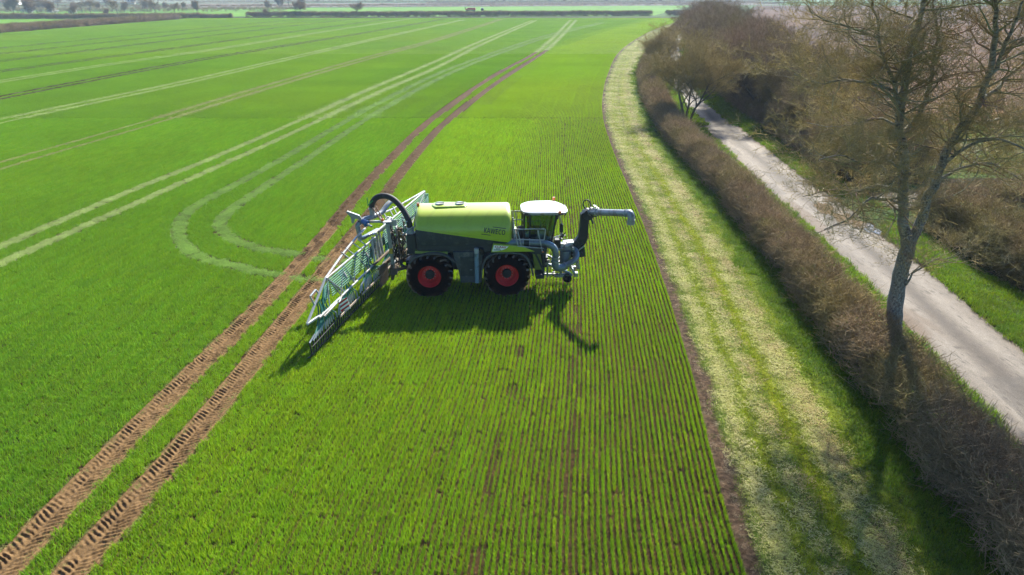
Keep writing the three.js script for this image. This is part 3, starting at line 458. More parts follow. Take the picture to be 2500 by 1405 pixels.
// grows limbs from a point; tips collects places where twigs start
function grow(b, tips, p, d, len, r, level, o, c) {
  const segs = level === 0 ? 6 : 4, pts = [p.clone()], rr = [r], q = p.clone(), e = d.clone(), r1 = r * (level === 0 ? 0.45 : 0.3);
  for (let k = 1; k <= segs; k++) { e.add(V(R(-1, 1), R(-1, 1), R(-1, 1)).multiplyScalar(o.wander)).add(V(0, o.up * (level ? 1 : 0.3), 0)).normalize(); q.addScaledVector(e, len / segs); pts.push(q.clone()); rr.push(lerp(r, r1, k / segs)); }
  b.tube(pts, rr, level === 0 ? 8 : level === 1 ? 5 : 4, c);
  const at = (t) => { const s = t * segs, i = Math.min(segs - 1, Math.floor(s)); return [pts[i].clone().lerp(pts[i + 1], s - i), pts[i + 1].clone().sub(pts[i]).normalize(), lerp(rr[i], rr[i + 1], s - i)]; };
  if (level >= o.levels - 1) { const n = o.sprays; for (let k = 0; k < n; k++) { const [s, t] = at(R(0.15, 1)); tips.push([s, t.clone().multiplyScalar(0.8).add(V(R(-1, 1), R(-0.2, 1), R(-1, 1)).multiplyScalar(0.8)).normalize()]); } tips.push([q.clone(), e.clone()]); }
  if (level < o.levels) { const n = o.kids[level]; for (let k = 0; k < n; k++) { const [s, t, rad] = at(R(o.from[level], 1)), a = R(0, 6.283), side = V(Math.cos(a), R(-0.2, 0.5), Math.sin(a)); grow(b, tips, s, t.clone().multiplyScalar(o.keep).addScaledVector(side, 1).normalize(), len * R(0.5, 0.78), rad * R(0.5, 0.75), level + 1, o, c); } }
}
// a whole bare tree as a thing: trunk with limbs, and twigs
function bareTree(stems, height, o, twig, sprays, sprayLen, trunkTone) {
  const t = new THREE.Group(), b = new MB(true), tips = [];
  for (let k = 0; k < stems; k++) { const a = R(0, 6.283), lean = stems > 1 ? R(0.12, 0.4) : R(0, 0.12); grow(b, tips, V(Math.cos(a) * 0.12 * (stems - 1), -0.05, Math.sin(a) * 0.12 * (stems - 1)), V(Math.cos(a) * lean, 1, Math.sin(a) * lean).normalize(), height * R(0.42, 0.55), o.r * R(0.8, 1.1), 0, o, trunkTone.map((v) => v * R(0.85, 1.15))); }
  const m = shade(new THREE.Mesh(b.build(), woodMat)); m.name = 'trunk'; t.add(m);
  const s = new Scatter(sprays, twigMat); for (const [p, d] of tips) { const k = R(0.75, 1.2); s.addDir(p, d, R(0, 6.28), sprayLen * R(0.7, 1.25), twig.map((v) => v * k)); }
  s.build('twigs', t); t.userData.tips = tips.length;
  return t;
}
const OAKY = { r: 0.2, wander: 0.22, up: 0.05, levels: 3, kids: [6, 5, 4], from: [0.25, 0.25, 0.2], keep: 0.75, sprays: 2 };
const BUSHY = { r: 0.1, wander: 0.16, up: 0.12, levels: 3, kids: [6, 5, 4], from: [0.15, 0.2, 0.2], keep: 1.0, sprays: 2 };
const treeKinds = [
  bareTree(1, 10.5, OAKY, [0.23, 0.17, 0.095], fineSprays, 1.3, [0.13, 0.11, 0.085]),
  bareTree(3, 9.5, BUSHY, [0.26, 0.18, 0.11], fineSprays, 1.4, [0.12, 0.1, 0.08]),
  bareTree(4, 8.5, BUSHY, [0.22, 0.175, 0.08], fineSprays, 1.3, [0.13, 0.11, 0.08]),
  bareTree(2, 10, OAKY, [0.2, 0.145, 0.1], fineSprays, 1.35, [0.11, 0.095, 0.075]),
];
const roundKind = bareTree(3, 7.4, { ...BUSHY, r: 0.11, wander: 0.2, up: 0.03, keep: 0.8, kids: [6, 5, 4], sprays: 2 }, [0.32, 0.25, 0.1], fineSprays, 1.0, [0.15, 0.125, 0.09]);
const shrubKinds = [bareTree(5, 5, { ...BUSHY, r: 0.055, kids: [5, 4, 4] }, [0.31, 0.22, 0.115], fineSprays, 0.95, [0.12, 0.1, 0.08]), bareTree(6, 4.6, { ...BUSHY, r: 0.05, kids: [5, 4, 4] }, [0.29, 0.23, 0.1], fineSprays, 0.9, [0.12, 0.1, 0.08])];
const farKinds = [bareTree(1, 10, { ...OAKY, r: 0.22, kids: [5, 4, 3], sprays: 2 }, [0.26, 0.195, 0.11], farSprays, 1.5, [0.1, 0.09, 0.08]), bareTree(3, 8, { ...BUSHY, kids: [5, 4, 3], sprays: 2 }, [0.28, 0.205, 0.12], farSprays, 1.4, [0.1, 0.09, 0.08])];
function plant(kind, name, x, z, s, label, category, grp, stretch = 1) {
  const t = kind.clone(); t.name = numbered(name); t.position.set(x, 0, z); t.rotation.y = R(0, 6.283); t.scale.set(s, s * stretch, s); t.userData = {}; scene.add(t); return tag(t, label, category, grp);
}

// the big ash
{
  const t = group('ash_tree', 14.95, 0, -24.6); tag(t, 'tall bare lichen-grey ash with a forked trunk standing in the clipped hedge', 'tree');
  const O = V(14.95, 0, -24.6), s = new Scatter(coarseSprays, ashTwigMat), tips = [];
  const lim = { wander: 0.34, up: 0.06, levels: 3, kids: [0, 3, 3], from: [0, 0.2, 0.2], keep: 0.55, sprays: 1 };
  ASH.forEach(([isTrunk, r0, r1, raw], n) => {
    const c = new THREE.CatmullRomCurve3(raw.map((p) => V(p[0], Math.max(-0.15, p[1]), p[2]).sub(O)), false, 'centripetal'), L = c.getLength(), k = Math.max(8, Math.round(L / 0.3)), pts = c.getSpacedPoints(k), b = new MB();
    pts.forEach((p, i) => { if (i && i < k) { const w = isTrunk ? 0.015 : 0.05; p.add(V(R(-w, w), R(-w, w) * 0.5, R(-w, w))); } });
    b.tube(pts, pts.map((p, i) => (0.9 * lerp(r0, r1, Math.pow(i / k, r0 > 0.15 ? 1.25 : 0.85)) * (isTrunk ? 1 + 0.35 * Math.exp(-Math.max(0, p.y) * 1.8) : 1)) * R(0.93, 1.07)), r0 > 0.15 ? 14 : 8);
    const g = b.build(), uv = [], P = g.attributes.position; for (let i = 0; i < P.count; i++) uv.push(Math.atan2(P.getZ(i), P.getX(i)) * 0.6, P.getY(i)); g.setAttribute('uv', new THREE.Float32BufferAttribute(uv, 2));
    obj(isTrunk ? 'trunk' : 'limb', g, ashBarkTex, t);
    if (isTrunk) return;
    const lb = new MB(true), kids = Math.round(L * 4.2);
    for (let q = 0; q < kids; q++) { const u = R(r0 > 0.15 ? 0.3 : 0.12, 1), p = c.getPointAt(u), d = c.getTangentAt(u), a = R(0, 6.283), rad = lerp(r0, r1, u); grow(lb, tips, p, d.multiplyScalar(0.5).add(V(Math.cos(a), R(-0.45, 0.45), Math.sin(a))).normalize(), R(1.0, 2.6) * (1 - u * 0.3), Math.min(0.045, rad * 0.55), 1, lim, [0.26, 0.22, 0.14].map((v) => v * R(0.8, 1.2))); }
    obj('branches', lb.build(), woodMat, t).userData.kind = 'stuff';
  });
  for (const [p, d] of tips) { const y = rnd(), k = R(0.7, 1.25); s.addDir(p, d, R(0, 6.28), R(0.4, 0.8), mix3([0.31, 0.255, 0.14], [0.37, 0.28, 0.085], y).map((v) => v * k)); }
  s.build('twigs', t);
}

// ------------------------------------------------------------------ hedges
const hedgeClumps = [1, 2, 3, 4, 5].map(() => { const b = new MB(); for (let k = 0; k < 60; k++) { const p = V(R(-0.35, 0.35), R(-0.35, 0.3), R(-0.35, 0.35)), d = V(R(-1, 1), R(-0.35, 1.1), R(-1, 1)).normalize(), l = R(0.25, 0.55), m = p.clone().addScaledVector(d, l * 0.5).add(V(R(-1, 1), R(-1, 1), R(-1, 1)).multiplyScalar(0.04)), e = p.clone().addScaledVector(d, l).add(V(R(-1, 1), R(0, 1), R(-1, 1)).multiplyScalar(0.07)); b.tube([p, m, e], [0.009, 0.007, 0.003], 3); } return b.build(); });
const hedgeFar = [1, 2, 3].map(() => { const b = new MB(); for (let k = 0; k < 60; k++) { const p = V(R(-0.8, 0.8), R(-0.7, 0.6), R(-0.8, 0.8)), d = V(R(-1, 1), R(-0.3, 1.1), R(-1, 1)).normalize(), l = R(0.5, 1.1); b.tube([p, p.clone().addScaledVector(d, l)], [0.035, 0.015], 3); } return b.build(); });
const leafClump = [1, 2, 3].map(() => { const b = new MB(true); for (let k = 0; k < 40; k++) blade(b, R(-0.3, 0.3), R(-0.25, 0.25), R(-0.3, 0.3), R(0, 6.28), R(0.03, 0.07), 0.035, R(0.2, 2), R(0, 0.8), leafTone(), 2); return b.build(); });
const hedgeTone = (x, z, y) => { const n = fbm(x * 0.5 + 3, z * 0.35, 3), m = fbm(x * 1.3, z * 1.1 + y, 3); return mix3(mix3([0.27, 0.2, 0.115], [0.26, 0.21, 0.09], sstep(0.4, 0.6, n)), [0.34, 0.25, 0.155], sstep(0.5, 0.7, m) * 0.6); };
function hedge(name, label, path, len, w, h, perM, opts = {}) {      // path(s) -> [x, z] for s in metres
  const t = group(name); tag(t, label, 'hedge', opts.group);
  const tw = new Scatter(opts.far ? hedgeFar : hedgeClumps, twigMat), lf = new Scatter(leafClump, wheatMat), stems = new MB(true), k0 = opts.tone || [1, 1, 1];
  for (let s = 0; s < len; s += 1) {
    const [x0, z0] = path(s), [x1, z1] = path(s + 1), dx = x1 - x0, dz = z1 - z0, dl = Math.hypot(dx, dz) || 1, nx = -dz / dl, nz = dx / dl; if (!opts.far && !seen((x0 + x1) / 2, (z0 + z1) / 2, 0.25)) continue;
    const hh = h * (0.92 + 0.22 * (fbm(x0 * 0.35, z0 * 0.35, 2) - 0.3)), ww = w * (0.9 + 0.25 * (fbm(x0 * 0.3 + 9, z0 * 0.3, 2) - 0.4)), n = Math.round(perM * (opts.lod ? opts.lod(-z0) : 1)), sc = opts.lod ? 1 / Math.sqrt(opts.lod(-z0)) : 1;
    for (let k = 0; k < n; k++) {
      const f = rnd(), a = R(-1, 1), y = k % 3 === 0 ? hh * R(0.86, 0.99) : hh * Math.pow(R(0.02, 1), 0.8), side = k % 3 === 1 ? Math.sign(a) * R(0.75, 1) : a, wid = ww * 0.5 * (1 - 0.22 * (y / hh) ** 3), x = x0 + dx * f + nx * side * wid, z = z0 + dz * f + nz * side * wid, c = hedgeTone(x, z, y), q = R(0.7, 1.25), gs = opts.far ? R(0.8, 1.2) : R(0.85, 1.25) * sc;
      tw.add(x, Math.max(0.18 * gs, y - 0.16 * gs), z, R(0, 6.28), gs, gs, gs, [c[0] * q * k0[0], c[1] * q * k0[1], c[2] * q * k0[2]]);
      if (!opts.far && rnd() < (opts.green ?? 0.12) * sstep(0.4, 0.62, fbm(x * 0.6 + 20, z * 0.5, 3))) lf.add(x, y, z, R(0, 6.28), 1.1, 1.1, 1.1, mix3([0.09, 0.15, 0.025], [0.17, 0.18, 0.04], rnd()));
    }
    if (!opts.far) for (let k = 0; k < 4; k++) { const f = rnd(), a = R(-0.8, 0.8) * ww * 0.5, x = x0 + dx * f + nx * a, z = z0 + dz * f + nz * a, up = R(0.15, 0.5), c = [0.2, 0.15, 0.1]; stems.tube([V(x, hh * 0.5, z), V(x + R(-0.1, 0.1), hh, z + R(-0.1, 0.1)), V(x + R(-0.25, 0.25), hh + up, z + R(-0.25, 0.25))], [0.014, 0.01, 0.004], 3, c); }
    if (!opts.far) for (let k = 0; k < 5; k++) { const f = rnd(), a = R(-0.6, 0.6) * ww * 0.5, x = x0 + dx * f + nx * a, z = z0 + dz * f + nz * a; stems.tube([V(x, -0.05, z), V(x + R(-0.15, 0.15), hh * 0.5, z + R(-0.15, 0.15)), V(x + R(-0.3, 0.3), hh * 0.85, z + R(-0.3, 0.3))], [0.03, 0.022, 0.01], 4, [0.13, 0.1, 0.07]); }
  }
  tw.build('twigs', t); if (lf.total) lf.build('leaves', t); if (stems.count) { const m = obj('stems', stems.build(), woodMat, t); m.userData.kind = 'stuff'; }
  return t;
}
hedge('clipped_hedge', 'long brown clipped hedge curving between the grass track and the lane', (s) => [hedgeX(-6 - s), -6 - s], 310, 1.95, 1.7, 40, { lod: (d) => clamp(34 / d, 0.16, 1), green: 0.35 });
hedge('dark_hedge', 'tall dark hedge on the right of the lane by the bright verge', (s) => { const z = -20 - s; return [roadX(z) + ROADW + 4.6 + 1.4 * sstep(-34, -22, z), z]; }, 22, 3.4, 2.3, 60, { green: 0.6, tone: [0.8, 0.8, 0.75] });
hedge('track_hedge', 'brown hedge running right along the near side of the muddy farm track', (s) => [28 + s, -42.5 - 3.4 * Math.sin(clamp(s / 34) * 1.4)], 34, 2.8, 2.2, 40, { green: 0.25 });
for (const [x, z, w] of [[31, -36, 2.2], [36, -40, 2], [34, -33, 2.2], [41, -42, 1.8]]) plant(shrubKinds[Math.floor(rnd() * 2)], 'shrub', x, z, w * 0.42, 'low bare shrub behind the dark hedge on the right', 'shrub', 'bare shrubs behind the dark hedge', 0.8);

// two small trees standing in the clipped hedge
plant(roundKind, 'hedge_tree', 19.6, -79, 1.42, 'round-crowned bare tree in the clipped hedge beside the lane bend', 'tree');
plant(roundKind, 'hedge_tree', 26.4, -132, 1.15, 'smaller bare tree in the clipped hedge where the lane disappears', 'tree');
plant(shrubKinds[1], 'hedge_tree', 22.2, -108, 1.0, 'bushy bare shrub growing out of the clipped hedge between its two trees', 'shrub');

// ------------------------------------------------------------------ belt of bare trees on the right of the lane
{
  const belt = [];
  for (let z = -53; z > -330; z -= lerp(2.6, 8, clamp((-z - 53) / 250))) { const n = z > -120 ? 2 : 2; for (let k = 0; k < n; k++) belt.push([roadX(z) + ROADW + (k ? R(6.5, 11) : R(2.9, 5.5)), z + R(-1.4, 1.4), k]); }
  const ORD = ['first', 'second', 'third', 'fourth', 'fifth', 'sixth', 'seventh', 'eighth', 'ninth', 'tenth', 'eleventh', 'twelfth', 'thirteenth', 'fourteenth', 'fifteenth', 'sixteenth', 'seventeenth', 'eighteenth', 'nineteenth', 'twentieth'], seq = {};
  for (const [x, z, k] of belt) {
    const near = -z < 62, s = near ? R(0.42, 0.6) : lerp(0.62, 1.06, clamp((-z - 62) / 32)) * R(0.85, 1.12), kind = near ? shrubKinds[Math.floor(rnd() * 2)] : treeKinds[Math.floor(rnd() * 4)];
    const row = (near ? 'n' : -z < 110 ? 'm' : 'f') + k, no = (seq[row] = (seq[row] || 0) + 1) - 1, side = k ? 'field' : 'lane';
    const label = near ? `low bare scrub tree, ${ORD[no]} from the farm track on the ${side} side of the belt` : -z < 110 ? `tall bare brown tree, ${ORD[no]} behind the scrub on the ${side} side of the belt` : `bare brown tree in the ${side}-side row at the far end of the roadside belt`;
    plant(kind, near ? 'scrub_tree' : 'belt_tree', x, z, near ? s * 1.6 : s, label, 'tree', near ? 'scrub trees by the farm track' : -z < 110 ? 'trees in the middle of the roadside belt' : 'trees at the far end of the roadside belt');
  }
  hedge('bramble_undergrowth', 'dark bramble and ivy undergrowth beneath the roadside trees', (s) => { const z = -53 - s; return [roadX(z) + ROADW + 3.2, z]; }, 250, 2.2, 1.5, 16, { lod: (d) => clamp(60 / d, 0.25, 1), green: 0.5, tone: [0.85, 0.85, 0.85] });
  hedge('belt_hedge', 'ragged hedge between the roadside trees and the ploughed field', (s) => { const z = -53 - s; return [roadX(z) + ROADW + 10.5, z]; }, 200, 2.4, 2.4, 12, { lod: (d) => clamp(60 / d, 0.25, 1), green: 0.1 });
}
// ------------------------------------------------------------------ the slurry tanker: x forward, y up, z towards the camera side
const font = await new FontLoader().loadAsync('fonts/droid/droid_sans_bold.typeface.json');
const splash = (x, y) => clamp(sstep(0.56, 0.74, tfbm(x, y, 6, 5, 83)) * 0.7 + sstep(0.8, 0.9, tnoise(x, y, 90, 85)) * 0.6);
const dustPale = texture(512, (x, y) => mix3([1, 1, 1], [0.72, 0.62, 0.5], splash(x, y) * 0.7 + 0.2 * (tfbm(x, y, 30, 3, 87) - 0.4)), 1.7);
const dustFaint = texture(512, (x, y) => mix3([1, 1, 1], [0.85, 0.8, 0.72], clamp(splash(x, y) * 0.35 + 0.12 * (tfbm(x, y, 30, 3, 87) - 0.4))), 1.7);
const dustDark = texture(512, (x, y) => mix3([0.5, 0.53, 0.55], [1, 0.93, 0.82], clamp(splash(x, y) * 0.8 + 0.5 * (tfbm(x, y, 24, 4, 88) - 0.42))), 1.5);
const PM = {
  green: mat([0.34, 0.45, 0.014], 0.4, { clearcoat: 0.6, clearcoatRoughness: 0.2 }), greenDirty: mat([0.21, 0.266, 0.035], 0.6),
  dark: mat([0.022, 0.03, 0.034], 0.62), grey: mat([0.07, 0.075, 0.08], 0.6), black: mat([0.012, 0.013, 0.014], 0.6), rubber: mat([0.025, 0.025, 0.026], 0.7),
  white: mat([0.82, 0.82, 0.8], 0.35, { clearcoat: 0.4 }), lip: mat([0.294, 0.315, 0.336], 0.5), red: mat([0.72, 0.018, 0.022], 0.42), galv: mat([0.27, 0.3, 0.32], 0.48, { metalness: 0.55 }), galvPale: mat([0.36, 0.385, 0.39], 0.5, { metalness: 0.25 }),
  pipe: mat([0.17, 0.22, 0.255], 0.5, { metalness: 0.5 }), blue: mat([0.154, 0.238, 0.294], 0.55), valveBlue: mat([0.021, 0.112, 0.294], 0.45), hose: mat([0.008, 0.12, 0.075], 0.7), hosePale: mat([0.02, 0.17, 0.11], 0.7), clear: mat([0.28, 0.315, 0.322], 0.25), wood: mat([0.385, 0.308, 0.238], 0.85),
  orange: mat([0.63, 0.14, 0.0105], 0.3, { clearcoat: 1 }), mud: mat([0.112, 0.0805, 0.0525], 0.9), ink: mat([0.02, 0.03, 0.035], 0.5), redInk: mat([0.434, 0.014, 0.021], 0.5), yellow: mat([0.525, 0.35, 0.021], 0.5), greenClip: mat([0.021, 0.231, 0.07], 0.4), brass: mat([0.28, 0.154, 0.098], 0.6),
  glass: new THREE.MeshPhysicalMaterial({ color: new THREE.Color(0.18, 0.34, 0.38), transmission: 1, thickness: 0, roughness: 0.02, ior: 1.75 }),
  tyre: new THREE.MeshStandardMaterial({ roughness: 0.9, vertexColors: true }), fabric: mat([0.02, 0.02, 0.022], 0.95),
};
for (const k of ['green', 'greenDirty', 'galv', 'galvPale', 'pipe', 'blue', 'lip', 'red', 'white']) PM[k].map = dustPale;
for (const k of ['dark', 'grey', 'black', 'rubber']) { PM[k].map = dustDark; PM[k].color.multiplyScalar(2.6); }
PM.white.map = null; PM.green.map = dustFaint;
const withUv = (g) => { const p = g.attributes.position, uv = []; for (let i = 0; i < p.count; i++) uv.push(p.getX(i) + p.getZ(i) * 0.61, p.getY(i) + p.getZ(i) * 0.47); g.setAttribute('uv', new THREE.Float32BufferAttribute(uv, 2)); return g; };
const tanker = group('slurry_tanker', -2.06, 0, -31.4, 0.0436);
tag(tanker, 'lime green self-propelled slurry tanker with red wheels, white-roofed cab and hose boom', 'tanker');
// geometry pieces (all without uv so that they merge)
const bare = (g) => { g = g.index ? g.toNonIndexed() : g; for (const k of Object.keys(g.attributes)) if (k !== 'position' && k !== 'normal') g.deleteAttribute(k); return g; };
const join = (...l) => mergeGeometries(l.flat().map(bare));
const bx = (w, h, d, x, y, z, ry = 0, rz = 0, rx = 0, r = 0.02) => { const g = new RoundedBoxGeometry(w, h, d, 2, Math.min(r, w * 0.45, h * 0.45, d * 0.45)); g.rotateX(rx); g.rotateZ(rz); g.rotateY(ry); g.translate(x, y, z); return g; };
const rod = (a, b, r, r2 = r, sides = 12) => { const A = V(...a), B = V(...b), g = new THREE.CylinderGeometry(r2, r, A.distanceTo(B), sides); g.applyQuaternion(new THREE.Quaternion().setFromUnitVectors(V(0, 1, 0), B.clone().sub(A).normalize())); const m = A.add(B).multiplyScalar(0.5); g.translate(m.x, m.y, m.z); return g; };
const bar = (a, b, w, h = w) => { const A = V(...a), B = V(...b), d = B.clone().sub(A), g = new RoundedBoxGeometry(w, d.length(), h, 1, Math.min(w, h) * 0.18), y = d.clone().normalize(), x0 = Math.abs(y.y) > 0.95 ? V(1, 0, 0) : V(0, 1, 0), z = V(0, 0, 0).crossVectors(x0, y).normalize(), x = V(0, 0, 0).crossVectors(y, z); g.applyMatrix4(new THREE.Matrix4().makeBasis(x, y, z)); const m = A.add(B).multiplyScalar(0.5); g.translate(m.x, m.y, m.z); return g; };
const hosed = (pts, r, seg = 24, sides = 8) => new THREE.TubeGeometry(new THREE.CatmullRomCurve3(pts.map((p) => V(...p)), false, 'centripetal'), seg, r, sides, false);
const plate = (pts, z0, z1, bevel = 0.012) => { const g = new THREE.ExtrudeGeometry(new THREE.Shape(pts.map(([x, y]) => new THREE.Vector2(x, y))), { depth: z1 - z0 - bevel * 2, bevelEnabled: true, bevelSize: bevel, bevelThickness: bevel, bevelSegments: 2, curveSegments: 6 }); g.translate(0, 0, z0 + bevel); return g; };
const band = (pts, th, z0, z1) => { const c = new THREE.CatmullRomCurve3(pts.map(([x, y]) => V(x, y, 0)), false, 'centripetal'), q = c.getSpacedPoints(36), out = [], inn = []; q.forEach((p, i) => { const t = c.getTangentAt(i / 36), nx = -t.y, ny = t.x; out.push([p.x + nx * th * 0.5, p.y + ny * th * 0.5]); inn.push([p.x - nx * th * 0.5, p.y - ny * th * 0.5]); }); return plate([...out, ...inn.reverse()], z0, z1, 0.008); };
const P = (name, m, ...g) => obj(name, join(...g), m, tanker);

// --- wheels
function wheel(x, side) {
  const b = new MB(true), N = 72, prof = [[0.49, 0.33], [0.505, 0.385], [0.57, 0.43], [0.74, 0.455], [0.9, 0.44], [0.955, 0.4], [0.975, 0.3], [0.985, 0], [0.975, -0.3], [0.955, -0.4], [0.9, -0.44], [0.74, -0.455], [0.505, -0.385], [0.49, -0.33]];
  const tone = (r, z, a, y) => { const m = sstep(0.3, 0.55, fbm(Math.cos(a) * 6 + x * 3, Math.sin(a) * 6 + z * 5, 4)) * sstep(0.72, 0.93, r), d = fbm(Math.cos(a) * r * 9, Math.sin(a) * r * 9 + 30, 3) * 0.35; return mix3(mix3([0.075, 0.073, 0.07], [0.16, 0.135, 0.105], d), [0.3, 0.205, 0.12], m * 0.9); };
  for (let i = 0; i <= N; i++) { const a = (i / N) * 6.28319; prof.forEach(([r, z], k) => { const p0 = prof[Math.max(0, k - 1)], p1 = prof[Math.min(prof.length - 1, k + 1)], nr = -(p1[1] - p0[1]), nz = p1[0] - p0[0], l = Math.hypot(nr, nz) || 1; b.vert(Math.cos(a) * r, Math.sin(a) * r, z, (Math.cos(a) * nr) / l, (Math.sin(a) * nr) / l, nz / l, tone(r, z, a)); }); }
  for (let i = 0; i < N; i++) for (let k = 0; k < prof.length - 1; k++) { const q = i * prof.length + k, w = q + prof.length; b.i.push(q, w, q + 1, w, w + 1, q + 1); }
  const lugs = 19;
  for (let i = 0; i < lugs; i++) for (const s of [-1, 1]) {           // tread lugs: bars that slant from the middle to the shoulder
    const a0 = ((i + (s > 0 ? 0.5 : 0)) / lugs) * 6.28319, pts = [];
    for (const [t, r] of [[0, 0.98], [0.55, 0.975], [0.85, 0.955], [1, 0.9]]) pts.push([a0 + t * 0.34, s * (0.0 + t * 0.45), r]);
    for (let k = 0; k < 3; k++) { const [aa, za, ra] = pts[k], [ab, zb, rb] = pts[k + 1], h = 0.055, wA = 0.045, f = b.count; for (const [a, z, r] of [[aa, za, ra], [ab, zb, rb]]) for (const [da, dr] of [[-wA, -0.02], [-wA * 0.75, h], [wA * 0.75, h], [wA, -0.02]]) { const rr = r + dr, g = a + da; b.vert(Math.cos(g) * rr, Math.sin(g) * rr, z, Math.cos(g), Math.sin(g), dr > 0 ? 0 : s * 0.3, tone(1, z, g).map((v) => v * 1.15)); } for (let e = 0; e < 3; e++) b.i.push(f + e, f + e + 1, f + e + 4, f + e + 1, f + e + 5, f + e + 4); if (k === 2) b.i.push(f + 4, f + 5, f + 6, f + 4, f + 6, f + 7); if (k === 0) b.i.push(f, f + 2, f + 1, f, f + 3, f + 2); }
  }
  const w = obj('wheel', b.build(), PM.tyre, tanker); w.position.set(x, 1.05, side * 1.03); w.scale.set(1.06, 1.06, 1.06); if (side < 0) w.rotation.y = Math.PI;
  w.rotation.z = R(0, 6);
  const rim = new THREE.LatheGeometry([[0.0, 0.06], [0.25, 0.06], [0.3, 0.05], [0.33, 0.03], [0.36, 0.05], [0.4, 0.14], [0.41, 0.16], [0.425, 0.22], [0.435, 0.24], [0.455, 0.31], [0.5, 0.36], [0.51, 0.39], [0.495, 0.395], [0.485, 0.37]].map(([r, z]) => new THREE.Vector2(Math.max(r, 0.001), z)), 56); rim.rotateX(Math.PI / 2); obj('rim', rim, PM.red, w);
  const inner = new THREE.LatheGeometry([[0.49, -0.385], [0.46, -0.3], [0.42, 0.0], [0.36, 0.03], [0.001, 0.03]].map(([r, z]) => new THREE.Vector2(r, z)), 40); inner.rotateX(Math.PI / 2); obj('rim_back', inner, PM.red, w);
  const hub = new THREE.LatheGeometry([[0.001, 0.2], [0.16, 0.2], [0.195, 0.18], [0.21, 0.06]].map(([r, z]) => new THREE.Vector2(r, z)), 32); hub.rotateX(Math.PI / 2); obj('hub', hub, PM.black, w);
  for (let i = 0; i < 12; i++) { const a = (i / 12) * 6.28319, g = new THREE.CylinderGeometry(0.015, 0.015, 0.04, 6); g.rotateX(Math.PI / 2); g.translate(Math.cos(a) * 0.25, Math.sin(a) * 0.25, 0.075); obj('bolt', g, PM.galvPale, w); }
}
for (const x of [-1.83, 1.77]) for (const s of [1, -1]) wheel(x, s);

// --- chassis
P('chassis', PM.dark, bx(6.6, 0.5, 0.9, 0.3, 1.25, 0), bx(0.5, 0.45, 1.6, -1.83, 1.0, 0), bx(0.5, 0.45, 1.6, 1.77, 1.0, 0), bx(4.6, 0.5, 1.9, 0.1, 1.9, 0), bx(1.0, 0.9, 1.7, 0.1, 1.4, 0), bx(0.9, 0.5, 1.2, 3.3, 1.35, 0));

// --- tank: a lime shell over a dark lower body, parted by a slanting line
const TX0 = -2.4, TX1 = 2.0, bound = (x) => lerp(3.3, 2.6, (x - TX0) / (TX1 - TX0));
const tankEnd = (x) => { const d = Math.min(x - TX0, TX1 - x), q = clamp(d / 0.2); return 1 - 0.13 * (1 - Math.sqrt(1 - (1 - q) ** 2)); };
const tankZ = (y, x, grow = 0) => { const s = tankEnd(x), c = 2.92, q = clamp(Math.abs((y - c) / (1.15 * s + grow)), 0, 1); return (1.31 * s + grow) * Math.pow(1 - Math.pow(q, 2.5), 1 / 2.5); };
function tankSkin(lower, grow) {
  const nx = 60, na = 56, b = new MB();
  for (let i = 0; i <= nx; i++) {
    const e = i / nx, x = lerp(TX0, TX1, e < 0.1 ? e * e * 5 + e * 0.5 : e > 0.9 ? 1 - ((1 - e) ** 2 * 5 + (1 - e) * 0.5) : e), s = tankEnd(x), H = 1.15 * s + grow, W = 1.31 * s + grow, c = 2.92, yb = clamp(bound(x), c - H * 0.99, c + H * 0.99);
    for (let k = 0; k <= na; k++) {
      const t = (k / na) * 2 - 1; let y, z;
      if (!lower) { const ang = Math.asin(clamp(Math.sign(yb - c) * Math.pow(Math.abs(yb - c) / H, 1.25), -1, 1)), th = lerp(ang, Math.PI - ang, k / na), sn = Math.sin(th), cs = Math.cos(th); y = c + H * Math.sign(sn) * Math.pow(Math.abs(sn), 0.8); z = W * Math.sign(cs) * Math.pow(Math.abs(cs), 0.8); } else { const y0 = 2.16; const q = Math.abs(t); if (q > 0.35) { y = lerp(y0, yb + 0.03, (q - 0.35) / 0.65); z = Math.sign(t) * (tankZ(Math.max(y, 2.5), x) - 0.012); } else { y = y0; z = (t / 0.35) * (tankZ(2.5, x) - 0.012); } }
      b.vert(x, y, z);
    }
  }
  for (let i = 0; i < nx; i++) for (let k = 0; k < na; k++) { const q = i * (na + 1) + k, w = q + na + 1; lower ? b.i.push(q, w, q + 1, w, w + 1, q + 1) : b.i.push(q, q + 1, w, w, q + 1, w + 1); }
  for (const i of [0, nx]) { const x = i ? TX1 : TX0, m = b.vert(x, lower ? 2.5 : 3.3, 0); for (let k = 0; k < na; k++) { const q = i * (na + 1) + k; b.i.push(m, i ? q : q + 1, i ? q + 1 : q); } if (!lower) b.i.push(m, i ? i * (na + 1) + na : 0, i ? i * (na + 1) : na); }
  const g = b.build(); g.computeVertexNormals(); return g;
}
const tank = obj('tank', tankSkin(false, 0), PM.green, tanker);
obj('lower_body', tankSkin(true, 0), PM.dark, tanker);
obj('rib', join(hosed([[-2.3, 3.34, tankZ(3.34, -2.2) + 0.004], [-0.5, 3.08, tankZ(3.08, 0) + 0.004], [1.9, 2.74, tankZ(2.74, 1.8) + 0.004]], 0.012, 30, 6)), PM.green, tank);
